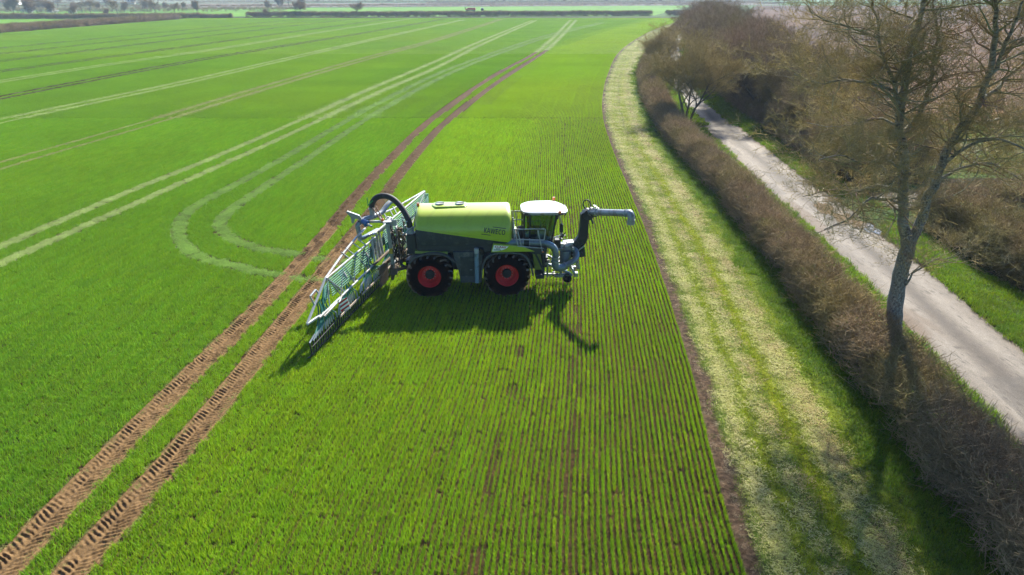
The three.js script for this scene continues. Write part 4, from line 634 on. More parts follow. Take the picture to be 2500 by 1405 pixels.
{ // hatch fairing with two lids
  const s = new THREE.Shape(); s.moveTo(-1.45, -0.38); s.lineTo(-0.15, -0.3); s.quadraticCurveTo(0.08, 0, -0.15, 0.3); s.lineTo(-1.45, 0.38); s.quadraticCurveTo(-1.8, 0, -1.45, -0.38);
  const g = new THREE.ExtrudeGeometry(s, { depth: 0.14, bevelEnabled: true, bevelSize: 0.06, bevelThickness: 0.05, bevelSegments: 4 }); g.rotateX(-Math.PI / 2); g.translate(0, 3.93, 0);
  const h = obj('hatch_fairing', bare(g), PM.green, tanker);
  for (const x of [-1.3, -0.38]) { const l = new THREE.CylinderGeometry(0.2, 0.22, 0.07, 28); l.translate(x, 4.15, 0.02); obj('hatch_lid', join(l, rod([x - 0.2, 4.2, 0.02], [x + 0.2, 4.2, 0.02], 0.014)), PM.galvPale, h); }
}
// lettering on the tank
function letters(str, size, x, y, z, slant, slope, m, parent, name, sx = 1) {
  const g = new TextGeometry(str, { font, size, depth: 0.006, curveSegments: 4, bevelEnabled: false }); g.scale(sx, 1, 1); g.computeBoundingBox();
  const p = g.attributes.position; for (let i = 0; i < p.count; i++) { const px = p.getX(i), py = p.getY(i); p.setX(i, px + py * slant); p.setY(i, py + px * slope); } g.translate(x, y, z); return obj(name, bare(g), m, parent);
}
{
  const slope = -0.14, zz = tankZ(3.1, 1.2) + 0.004, g = new TextGeometry('KAWECO', { font, size: 0.235, depth: 0.004, curveSegments: 5 }); g.computeBoundingBox(); const k = 0.98 / g.boundingBox.max.x; g.scale(k, 1, 1);
  const p = g.attributes.position; for (let i = 0; i < p.count; i++) { const x = p.getX(i) + p.getY(i) * 0.12 + 0.7, y = p.getY(i) + p.getX(i) * slope + 3.13; p.setXYZ(i, x, y, tankZ(y, x) + 0.003 + p.getZ(i)); }
  obj('lettering', bare(g), PM.ink, tank);
  const stripe = (x0, x1, y0) => { const b = new MB(); for (let i = 0; i <= 8; i++) for (const d of [0, 0.035]) { const x = lerp(x0, x1, i / 8), y = y0 + (x - x0) * slope + d; b.vert(x, y, tankZ(y, x) + 0.006, 0, 0, 1); } for (let i = 0; i < 8; i++) b.i.push(i * 2, i * 2 + 2, i * 2 + 1, i * 2 + 1, i * 2 + 2, i * 2 + 3); return b.build(); };
  obj('stripe', stripe(1.13, 1.74, 3.36), PM.ink, tank); obj('stripe', stripe(0.61, 1.03, 3.04), PM.ink, tank);
}
// tank ends: rear dark cabinet, front step plate
P('rear_cabinet', PM.dark, bx(0.42, 0.95, 0.55, -2.62, 2.5, 0.75, 0, 0, 0, 0.04));
P('hose_collar', PM.galvPale, rod([-2.64, 2.95, 0.75], [-2.66, 3.25, 0.75], 0.17), rod([-2.64, 2.97, 0.75], [-2.64, 3.02, 0.75], 0.21));
P('front_bracket', PM.galv, bx(0.06, 1.0, 0.08, 2.06, 3.2, 0.9), bx(0.06, 1.0, 0.08, 2.06, 3.2, -0.2), bx(0.1, 0.18, 0.3, 2.1, 3.05, 1.0));

// --- mudguards, side boxes and panels
P('rear_mudguard', PM.grey, band([[-2.72, 1.72], [-2.55, 1.95], [-2.1, 2.14], [-1.55, 2.2], [-1.05, 2.1], [-0.62, 1.78]], 0.07, 0.72, 1.52));
P('rear_mudguard', PM.grey, band([[-2.72, 1.72], [-2.55, 1.95], [-2.1, 2.14], [-1.55, 2.2], [-1.05, 2.1], [-0.62, 1.78]], 0.07, -1.52, -0.72));
P('rear_panel', PM.greenDirty, bx(1.5, 0.12, 1.0, -1.7, 2.2, 0.85, 0, -0.04));
P('front_mudguard', PM.grey, band([[0.58, 1.1], [0.66, 1.6], [0.85, 1.98], [1.2, 2.15], [1.9, 2.18], [2.45, 2.1], [2.75, 1.8], [2.92, 1.35], [2.98, 1.05]], 0.07, 0.72, 1.5));
P('front_mudguard', PM.grey, band([[0.58, 1.1], [0.66, 1.6], [0.85, 1.98], [1.2, 2.15], [1.9, 2.18], [2.45, 2.1], [2.75, 1.8], [2.92, 1.35], [2.98, 1.05]], 0.07, -1.5, -0.72));
P('side_locker', PM.grey, plate([[-0.68, 2.2], [0.62, 2.2], [0.58, 1.6], [0.6, 1.1], [0.55, 0.72], [-0.36, 0.72], [-0.45, 1.3], [-0.6, 1.75]], 0.75, 1.36, 0.03));
P('side_locker', PM.grey, plate([[-0.68, 2.2], [0.62, 2.2], [0.58, 1.6], [0.6, 1.1], [0.55, 0.72], [-0.36, 0.72], [-0.45, 1.3], [-0.6, 1.75]], -1.36, -0.75, 0.03));
{ const l = P('locker_door', PM.dark, bx(0.62, 0.95, 0.03, -0.08, 1.5, 1.365)); obj('handle', join(bx(0.12, 0.03, 0.03, 0.1, 1.35, 1.39)), PM.galv, l); }
{ const t = P('hose_tube', PM.blue, rod([0.37, 0.74, 1.46], [0.37, 2.2, 1.46], 0.1, 0.1, 20)); obj('end_cap', join(rod([0.37, 2.2, 1.46], [0.37, 2.42, 1.46], 0.112, 0.112, 20)), PM.galvPale, t); }
P('exhaust_stub', PM.black, rod([0.62, 2.1, 1.3], [0.62, 2.38, 1.36], 0.09, 0.09, 16));
{
  const side = P('side_panel', PM.green, plate([[1.06, 2.25], [1.16, 2.6], [1.8, 2.54], [2.55, 2.44], [3.02, 2.25]], 1.0, 1.5, 0.02));
  const sh = new THREE.Shape(); sh.moveTo(1.085, 2.28); sh.lineTo(1.17, 2.585); sh.lineTo(1.84, 2.515); sh.quadraticCurveTo(1.7, 2.3, 1.085, 2.28);
  const dec = new THREE.ExtrudeGeometry(sh, { depth: 0.004, bevelEnabled: false, curveSegments: 12 }); dec.translate(0, 0, 1.5); obj('decal', bare(dec), PM.white, side);
  letters('CLAAS', 0.085, 1.2, 2.475, 1.506, 0.15, -0.1, PM.redInk, side, 'lettering', 1.45); letters('4200', 0.045, 1.26, 2.395, 1.506, 0.2, -0.1, PM.ink, side, 'lettering', 1.4); letters('XERION', 0.05, 1.15, 2.335, 1.506, 0.2, -0.06, PM.ink, side, 'lettering', 1.3);
  P('side_panel', PM.green, plate([[1.06, 2.25], [1.16, 2.6], [1.8, 2.54], [2.55, 2.44], [3.02, 2.25]], -1.5, -1.0, 0.02));
}
P('front_step', PM.dark, plate([[2.6, 2.42], [3.6, 2.38], [3.58, 2.12], [3.0, 2.12], [2.9, 2.2]], 0.5, 1.48, 0.02), bx(0.07, 1.05, 0.07, 3.5, 1.65, 1.3), bar([3.08, 2.12, 1.3], [3.5, 1.15, 1.3], 0.09), bx(0.42, 0.22, 0.7, 3.32, 0.92, 1.0, 0, 0, 0, 0.05));
P('mudflap_panel', PM.greenDirty, plate([[2.98, 2.1], [3.3, 2.1], [3.45, 1.2], [3.1, 1.2]], 0.75, 1.1, 0.02));
{ const l = P('marker_lamp', PM.orange, bx(0.1, 0.06, 0.04, 3.42, 2.22, 1.5)); }

// --- cab
P('cab_floor', PM.fabric, bx(1.75, 0.25, 1.7, 3.1, 2.38, 0), bx(1.1, 0.9, 1.2, 3.1, 1.95, 0));
{
  const pil = (x0, x1, z, r = 0.045) => bar([x0, 2.45, z], [x1, 3.84, z * 0.97], r * 2, r * 1.6);
  const frame = P('cab_frame', PM.black, pil(2.6, 2.58, 0.82), pil(2.6, 2.58, -0.82), pil(2.86, 2.86, 0.84), pil(2.86, 2.86, -0.84), pil(3.88, 4.12, 0.72), pil(3.88, 4.12, -0.72), bar([2.58, 3.8, 0.8], [4.1, 3.78, 0.72], 0.1, 0.08), bar([2.58, 3.8, -0.8], [4.1, 3.78, -0.72], 0.1, 0.08), bar([2.6, 2.5, 0.82], [3.9, 2.5, 0.74], 0.09), bar([2.6, 2.5, -0.82], [3.9, 2.5, -0.74], 0.09));
  const pane = (a, b, c, d) => { const g = new THREE.BufferGeometry(); g.setAttribute('position', new THREE.Float32BufferAttribute([...a, ...b, ...c, ...a, ...c, ...d], 3)); g.computeVertexNormals(); return g; };
  const z0 = 0.835, z1 = 0.73;
  obj('window', pane([2.88, 2.53, z0], [3.88, 2.53, z1 + 0.01], [4.1, 3.76, z1 - 0.02], [2.88, 3.78, z0 - 0.02]), PM.glass, frame); obj('window', pane([2.62, 2.53, z0 - 0.01], [2.84, 2.53, z0], [2.84, 3.78, z0 - 0.02], [2.6, 3.78, z0 - 0.03]), PM.glass, frame);
  obj('window', pane([2.88, 2.53, -z0], [3.88, 2.53, -z1 - 0.01], [4.1, 3.76, -z1 + 0.02], [2.88, 3.78, -z0 + 0.02]), PM.glass, frame); obj('windscreen', pane([3.9, 2.53, z1 - 0.04], [3.9, 2.53, -z1 + 0.04], [4.13, 3.76, -z1 + 0.06], [4.13, 3.76, z1 - 0.06]), PM.glass, frame); obj('rear_window', pane([2.59, 2.53, z0 - 0.06], [2.59, 2.53, -z0 + 0.06], [2.58, 3.78, -z0 + 0.08], [2.58, 3.78, z0 - 0.08]), PM.glass, frame);
  P('driver_seat', PM.fabric, bx(0.5, 0.14, 0.5, 3.1, 2.88, 0, 0, 0, 0, 0.06), bx(0.14, 0.65, 0.48, 2.84, 3.2, 0, 0, 0.12, 0, 0.06), bx(0.3, 0.35, 0.3, 3.1, 2.65, 0), bx(0.5, 0.12, 0.12, 3.15, 3.05, 0.32));
  P('steering_console', PM.black, bar([3.75, 2.5, 0], [3.6, 3.0, 0], 0.12), (() => { const g = new THREE.TorusGeometry(0.19, 0.018, 8, 24); g.rotateY(Math.PI / 2); g.rotateZ(-0.6); g.translate(3.55, 3.06, 0); return g; })());
  // roof
  const b = new MB(), n = 48, m = 10, yTop = (q, x) => 3.9 + 0.2 * (1 - Math.pow(q, 3.2)) - 0.07 * sstep(3.9, 4.65, x);
  for (let j = 0; j <= m; j++) for (let i = 0; i < n; i++) { const a = (i / n) * 6.28319, q = j / m, k = 1 / Math.pow(Math.pow(Math.abs(Math.cos(a)), 4) + Math.pow(Math.abs(Math.sin(a)), 4), 0.25), x = 3.56 + Math.cos(a) * k * q * 1.09, zz = Math.sin(a) * k * q * 0.92 * (1 - 0.14 * sstep(3.7, 4.65, x)); b.vert(x, yTop(q, x), zz); }
  for (let j = 0; j < m; j++) for (let i = 0; i < n; i++) { const t = (i + 1) % n, q = j * n; b.i.push(q + i, q + n + t, q + t, q + i, q + n + i, q + n + t); }
  const rg = b.build(); rg.computeVertexNormals(); const roof = obj('roof', rg, PM.white, tanker);
  const e = new MB(); for (const [y, s] of [[3.9, 1], [3.86, 1.0], [3.78, 0.97], [3.76, 0.9]]) for (let i = 0; i < n; i++) { const a = (i / n) * 6.28319, k = 1 / Math.pow(Math.pow(Math.abs(Math.cos(a)), 4) + Math.pow(Math.abs(Math.sin(a)), 4), 0.25), x = 3.56 + Math.cos(a) * k * 1.09 * s; e.vert(x, y - 0.07 * sstep(3.9, 4.65, x), Math.sin(a) * k * 0.92 * s * (1 - 0.14 * sstep(3.7, 4.65, x))); }
  for (let j = 0; j < 3; j++) for (let i = 0; i < n; i++) { const t = (i + 1) % n, q = j * n; e.i.push(q + i, q + t, q + n + i, q + t, q + n + t, q + n + i); }
  const eg = e.build(); eg.computeVertexNormals(); obj('roof_edge', eg, PM.lip, roof);
  obj('roof_underside', join(bx(1.9, 0.05, 1.6, 3.5, 3.77, 0)), PM.black, roof); obj('roof_vent', join(bx(0.12, 0.03, 0.1, 4.5, 4.0, 0)), PM.grey, roof);
  obj('work_lights', join(bx(0.08, 0.1, 0.14, 4.5, 3.72, 0.55), bx(0.08, 0.1, 0.14, 4.52, 3.72, 0.35), bx(0.08, 0.1, 0.14, 4.5, 3.72, -0.55)), PM.black, roof);
}
const beacon = (x, y, z) => { const g = P('beacon', PM.orange, rod([x, y, z], [x, y + 0.13, z], 0.075, 0.06, 16)); obj('beacon_base', join(rod([x, y - 0.08, z], [x, y, z], 0.05)), PM.black, g); };
beacon(4.22, 3.84, 0.86); beacon(4.1, 4.03, -0.8); beacon(-2.3, 4.08, 0.1); beacon(-3.95, 3.42, 0.35);
{ const m = P('mirror', PM.black, bx(0.16, 0.42, 0.2, 4.3, 3.2, 1.0, 0, 0, 0, 0.06)); obj('mirror_arm', join(rod([4.22, 3.75, 0.8], [4.3, 3.4, 1.0], 0.02), rod([4.3, 3.0, 1.0], [4.3, 2.85, 0.98], 0.04)), PM.galv, m); }
P('mirror', PM.black, bx(0.16, 0.42, 0.2, 4.3, 3.2, -1.0, 0, 0, 0, 0.06), rod([4.22, 3.75, -0.8], [4.3, 3.4, -1.0], 0.02));
P('air_filter', PM.black, rod([2.42, 2.45, 0.72], [2.42, 3.0, 0.72], 0.13, 0.13, 20), rod([2.42, 3.0, 0.72], [2.42, 3.18, 0.72], 0.19, 0.17, 24), rod([2.42, 3.18, 0.72], [2.42, 3.22, 0.72], 0.17, 0.1, 24));
{ // handrails
  const r = 0.027, t = (...p) => hosed(p, r, 20, 8);
  P('handrail', PM.galvPale, rod([2.08, 3.3, 1.42], [3.42, 3.3, 1.42], r), t([3.42, 3.3, 1.42], [3.5, 3.28, 1.42], [3.52, 3.2, 1.42]), rod([3.52, 3.2, 1.42], [3.48, 2.85, 1.42], r), t([3.48, 2.85, 1.42], [3.46, 2.78, 1.42], [3.38, 2.77, 1.42]), rod([3.38, 2.77, 1.42], [2.22, 2.82, 1.42], r), rod([2.1, 3.3, 1.42], [2.28, 2.5, 1.46], r), rod([2.24, 3.3, 1.42], [2.42, 2.5, 1.46], r), rod([3.16, 3.3, 1.42], [3.4, 2.2, 1.48], r), rod([2.28, 2.5, 1.46], [3.46, 2.38, 1.47], r));
  P('handrail', PM.galvPale, rod([2.1, 2.6, 0.3], [2.1, 3.75, 0.3], r), t([2.1, 3.75, 0.3], [2.14, 3.82, 0.3], [2.25, 3.82, 0.3]), rod([2.25, 3.82, 0.3], [2.56, 3.82, 0.3], r), rod([2.1, 3.4, 0.3], [2.56, 3.4, 0.3], r), rod([2.3, 2.6, 0.3], [2.22, 3.82, 0.3], r));
  P('ladder', PM.galvPale, bar([2.14, 2.4, 1.1], [2.1, 3.5, 0.9], 0.05), bar([2.14, 2.4, 0.75], [2.1, 3.5, 0.6], 0.05), ...[2.6, 2.85, 3.1, 3.35].map((y) => rod([2.12, y, 1.05], [2.12, y, 0.7], 0.018)));
}

// --- suction pipework on the camera side
{
  const pr = 0.155;
  const s = P('suction_pipe', PM.pipe, hosed([[1.15, 2.42, 1.0], [1.6, 2.5, 1.1], [2.1, 2.6, 1.2], [2.6, 2.6, 1.22], [3.3, 2.56, 1.22], [3.65, 2.5, 1.22], [3.95, 2.3, 1.22], [4.04, 2.0, 1.22], [4.04, 1.72, 1.22]], pr, 60, 20), hosed([[4.04, 1.72, 1.22], [4.03, 1.5, 1.22], [4.12, 1.32, 1.18], [4.35, 1.28, 1.1], [4.5, 1.32, 1.02]], 0.17, 40, 20), hosed([[4.5, 1.32, 1.02], [4.8, 1.42, 0.86], [5.02, 1.52, 0.7], [5.12, 1.68, 0.5], [5.05, 1.86, 0.32], [4.9, 1.92, 0.22]], 0.14, 40, 20));
  obj('coupling', join(rod([2.55, 2.6, 1.22], [2.78, 2.59, 1.22], 0.168, 0.168, 24)), PM.rubber, s);
  obj('collar', join(rod([2.5, 2.6, 1.22], [2.54, 2.6, 1.22], 0.185, 0.185, 24), rod([2.8, 2.59, 1.22], [2.84, 2.59, 1.22], 0.185, 0.185, 24), rod([4.04, 1.86, 1.22], [4.04, 1.8, 1.22], 0.2, 0.2, 24), rod([4.035, 1.68, 1.22], [4.03, 1.6, 1.22], 0.2, 0.2, 24), rod([4.5, 1.32, 1.02], [4.55, 1.335, 1.0], 0.2, 0.2, 24)), PM.galv, s);
}
// --- front pump, hitch and frames
P('pump', PM.pipe, rod([4.6, 1.25, 0.3], [4.6, 1.85, 0.3], 0.28, 0.26, 24), rod([4.35, 1.95, 0.3], [4.35, 2.05, 0.3], 0.3, 0.3, 20), bx(0.75, 0.25, 0.6, 4.5, 1.98, 0.1));
P('pump_cover', PM.galvPale, bx(0.5, 0.06, 0.5, 4.75, 2.2, 0.1, 0, 0.1), rod([4.5, 2.08, 0.35], [4.9, 2.12, 0.2], 0.13, 0.13, 18), bx(0.16, 0.3, 0.1, 4.4, 2.1, 0.45), bx(0.1, 0.12, 0.3, 4.95, 2.0, 0.4));
P('hitch_frame', PM.galv, bx(0.09, 0.9, 0.09, 3.72, 1.1, 0.75), bx(0.09, 0.9, 0.09, 3.72, 1.1, -0.75), bar([3.6, 1.35, 0.7], [4.9, 0.75, 0.6], 0.09), bar([3.6, 1.35, -0.7], [4.9, 0.75, -0.6], 0.09), bar([3.4, 0.8, 0.7], [4.95, 0.7, 0.6], 0.1), bar([3.4, 0.8, -0.7], [4.95, 0.7, -0.6], 0.1), bar([4.7, 1.3, 0.55], [5.15, 0.6, 0.45], 0.09), bar([4.7, 1.3, -0.55], [5.15, 0.6, -0.45], 0.09), bx(0.2, 0.2, 0.25, 5.12, 0.66, 0.42), bx(0.2, 0.2, 0.25, 5.12, 0.66, -0.42), rod([5.0, 0.8, -0.6], [5.0, 0.8, 0.6], 0.05), bx(0.5, 0.12, 0.06, 4.3, 0.72, 0.8), rod([4.3, 0.75, 0.8], [4.4, 1.2, 0.9], 0.05), bx(0.14, 0.4, 0.14, 5.2, 1.15, 0.5, 0.3, 0.3));
{ const g = new THREE.LatheGeometry([[0.17, -0.3], [0.2, -0.28], [0.215, 0], [0.215, 0.12], [0.18, 0.12], [0.17, -0.2], [0.001, -0.2]].map(([r, z]) => new THREE.Vector2(r, z)), 28); g.rotateX(Math.PI / 2); g.rotateY(-0.1); g.translate(4.68, 0.62, 0.75); P('suction_inlet', PM.black, g); }
P('hydraulic_hoses', PM.black, ...Array.from({ length: 14 }, () => { const x = R(3.6, 4.9), y = R(0.75, 1.3), z = R(-0.4, 0.7); return hosed([[x, y, z], [x + R(-0.2, 0.3), y - R(0.05, 0.25), z + R(-0.2, 0.2)], [x + R(0.1, 0.6), y + R(-0.1, 0.3), z + R(-0.2, 0.2)]], 0.016, 10, 6); }));
P('bracket_pieces', PM.galvPale, ...Array.from({ length: 26 }, () => bx(R(0.03, 0.16), R(0.03, 0.14), R(0.03, 0.14), R(3.6, 5.2), R(0.7, 1.35), R(-0.3, 0.85), R(0, 3), R(0, 3))));
P('valve_block', PM.black, bx(0.3, 0.5, 0.35, 4.2, 2.2, 0.35), bar([4.1, 2.0, 0.4], [4.45, 2.7, 0.3], 0.07), bar([4.2, 2.2, 0.5], [4.55, 2.75, 0.35], 0.04));
P('valve_handles', PM.galvPale, bar([3.75, 2.55, 0.7], [4.35, 2.68, 0.5], 0.06, 0.03), bar([4.3, 2.65, 0.4], [4.6, 2.6, 0.3], 0.03), ...Array.from({ length: 12 }, () => bx(R(0.03, 0.1), R(0.03, 0.09), R(0.03, 0.1), R(3.8, 4.7), R(2.35, 2.75), R(0.2, 0.8), R(0, 3), R(0, 3))));
// --- loading arm
{
  const q = ([a, b]) => [5.56 + (a - 1837) * 0.00463, 3.67 - (b - 300) * 0.00523];
  const arm = P('loading_arm', PM.black, plate([[1788, 325], [1784, 430], [1772, 530], [1745, 565], [1690, 600], [1650, 640], [1640, 690], [1680, 700], [1742, 668], [1802, 622], [1838, 590], [1856, 545], [1858, 330], [1825, 295]].map(q), -0.19, 0.19, 0.035));
  obj('arm_flange', join(plate([[1640, 620], [1690, 595], [1745, 560], [1770, 590], [1700, 640], [1660, 700]].map(q), 0.2, 0.24), bar([4.7, 1.6, 0.23], [5.45, 2.2, 0.23], 0.09, 0.05)), PM.dark, arm);
  obj('arm_ram', join(rod([4.75, 1.55, -0.3], [5.35, 2.1, -0.3], 0.06), rod([4.95, 1.6, 0.3], [5.5, 2.05, 0.3], 0.035)), PM.galvPale, arm);
  P('arm_counterblock', PM.dark, bx(0.3, 0.55, 0.4, 5.42, 1.72, 0.0, 0, 0.15), bx(0.9, 0.14, 0.5, 5.0, 1.55, 0, 0, 0.35));
  const piv = P('arm_pivot', PM.black, rod([5.62, 3.52, -0.22], [5.66, 3.56, 0.24], 0.25, 0.25, 24), rod([5.74, 3.5, 0.05], [5.9, 3.1, 0.1], 0.05));
  const d = V(1.5, 0.58, 2.2).normalize(), s = V(5.68, 3.66, 0.05), e = s.clone().addScaledVector(d, 2.5), at = (k) => s.clone().addScaledVector(d, k).toArray();
  const pipe = P('loading_pipe', PM.galvPale, rod(at(0.1), at(2.55), 0.155, 0.155, 24)); pipe.material = PM.galv;
  const dn = (k, y) => { const p = s.clone().addScaledVector(d, k); p.y -= y; return p.toArray(); };
  obj('spout', join(hosed([at(2.5), at(2.68), dn(2.78, 0.12), dn(2.8, 0.3)], 0.16, 24, 20), rod(dn(2.8, 0.28), dn(2.8, 0.5), 0.17, 0.165, 24)), PM.galv, pipe);
  obj('pipe_rings', join(...[0.12, 0.55, 2.45].map((k) => rod(at(k), at(k + 0.04), 0.185, 0.185, 24))), PM.galvPale, pipe);
  obj('pipe_fittings', join(...Array.from({ length: 9 }, () => { const k = R(0, 0.7), p = s.clone().addScaledVector(d, k); return bx(R(0.05, 0.3), R(0.04, 0.08), R(0.04, 0.12), p.x + R(-0.15, 0.15), p.y + R(0.12, 0.28), p.z + R(-0.15, 0.15), R(-1.2, -0.7), R(-0.3, 0.3)); })), PM.galvPale, pipe);
  obj('pipe_hoses', join(...[0, 0.06, 0.12].map((o) => hosed([[5.55 + o, 3.75, 0.2], [5.75 + o, 3.55, 0.5], [6.0 + o, 3.7, 0.55], [6.05 + o, 4.0, 0.4]], 0.014, 16, 6))), PM.black, pipe);
  P('hose_loop', PM.black, hosed([[5.55, 3.75, -0.1], [5.42, 4.0, -0.1], [5.5, 4.2, -0.05], [5.66, 4.2, 0], [5.74, 4.02, 0.05], [5.74, 3.72, 0.1]], 0.03, 30, 8));
}

// --- rear: feed hose, distributor and mast
P('feed_hose', PM.rubber, hosed([[-2.66, 3.2, 0.75], [-2.72, 3.55, 0.68], [-3.0, 4.05, 0.45], [-3.4, 4.42, 0.2], [-3.8, 4.55, 0.05], [-4.2, 4.46, -0.02], [-4.42, 4.2, -0.04], [-4.47, 3.98, -0.05]], 0.135, 60, 18));
P('hose_clips', PM.greenClip, bar([-4.62, 4.12, 0.12], [-4.36, 4.36, 0.14], 0.05, 0.03), bar([-4.5, 4.25, -0.2], [-4.3, 4.45, -0.2], 0.05, 0.03), rod([-4.6, 4.15, 0.12], [-4.62, 4.5, 0.12], 0.02));
P('distributor_pipe', PM.galv, rod([-4.47, 4.0, -0.05], [-4.47, 3.55, -0.05], 0.12, 0.12, 18), rod([-4.47, 3.94, -0.05], [-4.47, 3.88, -0.05], 0.15, 0.15, 18), hosed([[-5.0, 3.42, 0.5], [-4.8, 3.5, 0.25], [-4.47, 3.52, -0.05], [-4.1, 3.6, -0.5], [-3.85, 3.85, -0.9], [-3.6, 4.0, -1.3]], 0.12, 40, 16), hosed([[-5.0, 3.42, 0.5], [-5.08, 3.3, 0.56], [-5.05, 3.0, 0.56], [-5.0, 2.6, 0.6]], 0.11, 24, 16));
P('valve', PM.valveBlue, rod([-4.85, 3.47, 0.42], [-4.62, 3.42, 0.62], 0.13, 0.13, 16), bx(0.2, 0.2, 0.12, -4.7, 3.36, 0.55, 0.6));
P('valve_ram', PM.galvPale, rod([-4.62, 3.38, 0.62], [-4.4, 3.32, 0.78], 0.05));
P('boom_hook', PM.galv, plate([[-5.55, 3.92], [-5.5, 3.97], [-4.98, 3.76], [-4.9, 3.62], [-4.93, 3.48], [-5.0, 3.5], [-5.03, 3.62], [-5.2, 3.62], [-5.26, 3.42], [-5.34, 3.4], [-5.36, 3.7]], 0.42, 0.52, 0.012));
P('brass_links', PM.brass, bar([-4.4, 4.05, 0.18], [-4.0, 3.4, 0.3], 0.05, 0.03), bar([-4.25, 4.12, 0.2], [-3.9, 3.45, 0.32], 0.05, 0.03));
P('mast', PM.galv, bar([-3.72, 3.35, 0.42], [-3.6, 1.1, 0.42], 0.16, 0.12), bar([-3.72, 3.35, -0.5], [-3.6, 1.1, -0.5], 0.16, 0.12), bar([-3.75, 3.3, 0.42], [-3.75, 3.3, -0.6], 0.14), bar([-3.62, 1.25, 0.5], [-3.62, 1.25, -0.6], 0.16), bar([-3.4, 3.0, 0.3], [-3.25, 1.3, 0.3], 0.07), bar([-3.4, 3.0, -0.4], [-3.25, 1.3, -0.4], 0.07), bar([-4.9, 3.42, 0.35], [-3.7, 3.4, 0.3], 0.1, 0.14));
P('mast_plate', PM.galvPale, bx(0.4, 0.05, 0.3, -3.75, 3.42, 0.4, 0.2), bx(0.08, 0.45, 0.3, -3.35, 2.95, 0.35), bx(0.35, 0.3, 0.06, -3.5, 3.3, 0.2));
P('mast_marking', PM.yellow, bx(0.17, 0.28, 0.125, -3.655, 2.0, 0.43));
P('lift_arms', PM.mud, bar([-2.4, 1.35, 0.55], [-3.6, 1.05, 0.55], 0.16), bar([-2.4, 1.35, -0.55], [-3.6, 1.05, -0.55], 0.16), bar([-2.5, 1.9, 0.3], [-3.5, 1.35, 0.35], 0.08), bx(0.3, 0.25, 1.4, -3.55, 1.0, 0), bx(0.12, 0.75, 1.3, -3.66, 0.95, 0));
P('hydraulic_hoses', PM.black, ...Array.from({ length: 34 }, () => { const z = R(-0.3, 0.55), x = R(-3.55, -3.05), y = R(2.0, 3.2); return hosed([[x, y, z], [x + R(-0.15, 0.15), y - R(0.2, 0.5), z + R(-0.15, 0.15)], [x + R(-0.2, 0.25), y - R(0.5, 1.0), z + R(-0.1, 0.15)]], R(0.013, 0.024), 12, 6); }), ...[0, 1, 2, 3].map((k) => hosed([[-3.3, 2.3 - k * 0.06, 0.5], [-3.2, 1.5 - k * 0.05, 0.7], [-2.9, 1.35, 0.8], [-2.55, 1.6, 0.85], [-2.4, 2.0, 0.8]], 0.026, 24, 8)));
P('hydraulic_fittings', PM.mud, ...Array.from({ length: 46 }, () => bx(R(0.04, 0.16), R(0.05, 0.25), R(0.04, 0.14), R(-3.65, -3.0), R(1.5, 3.2), R(-0.4, 0.55), R(0, 3), R(-0.5, 0.5))));
P('hydraulic_fittings', PM.galvPale, ...Array.from({ length: 34 }, () => bx(R(0.03, 0.1), R(0.04, 0.2), R(0.03, 0.1), R(-3.85, -2.95), R(1.6, 3.5), R(-0.5, 0.55), R(0, 3), R(-0.5, 0.5))));
P('stay_bar', PM.galv, rod([-2.85, 3.5, 0.85], [-2.45, 3.75, 0.5], 0.03), rod([-3.0, 2.95, 1.0], [-2.5, 3.35, 0.95], 0.03), rod([-2.55, 3.0, 1.02], [-2.35, 3.6, 0.9], 0.02), rod([-2.45, 3.3, 0.9], [-2.4, 3.9, 0.5], 0.03));

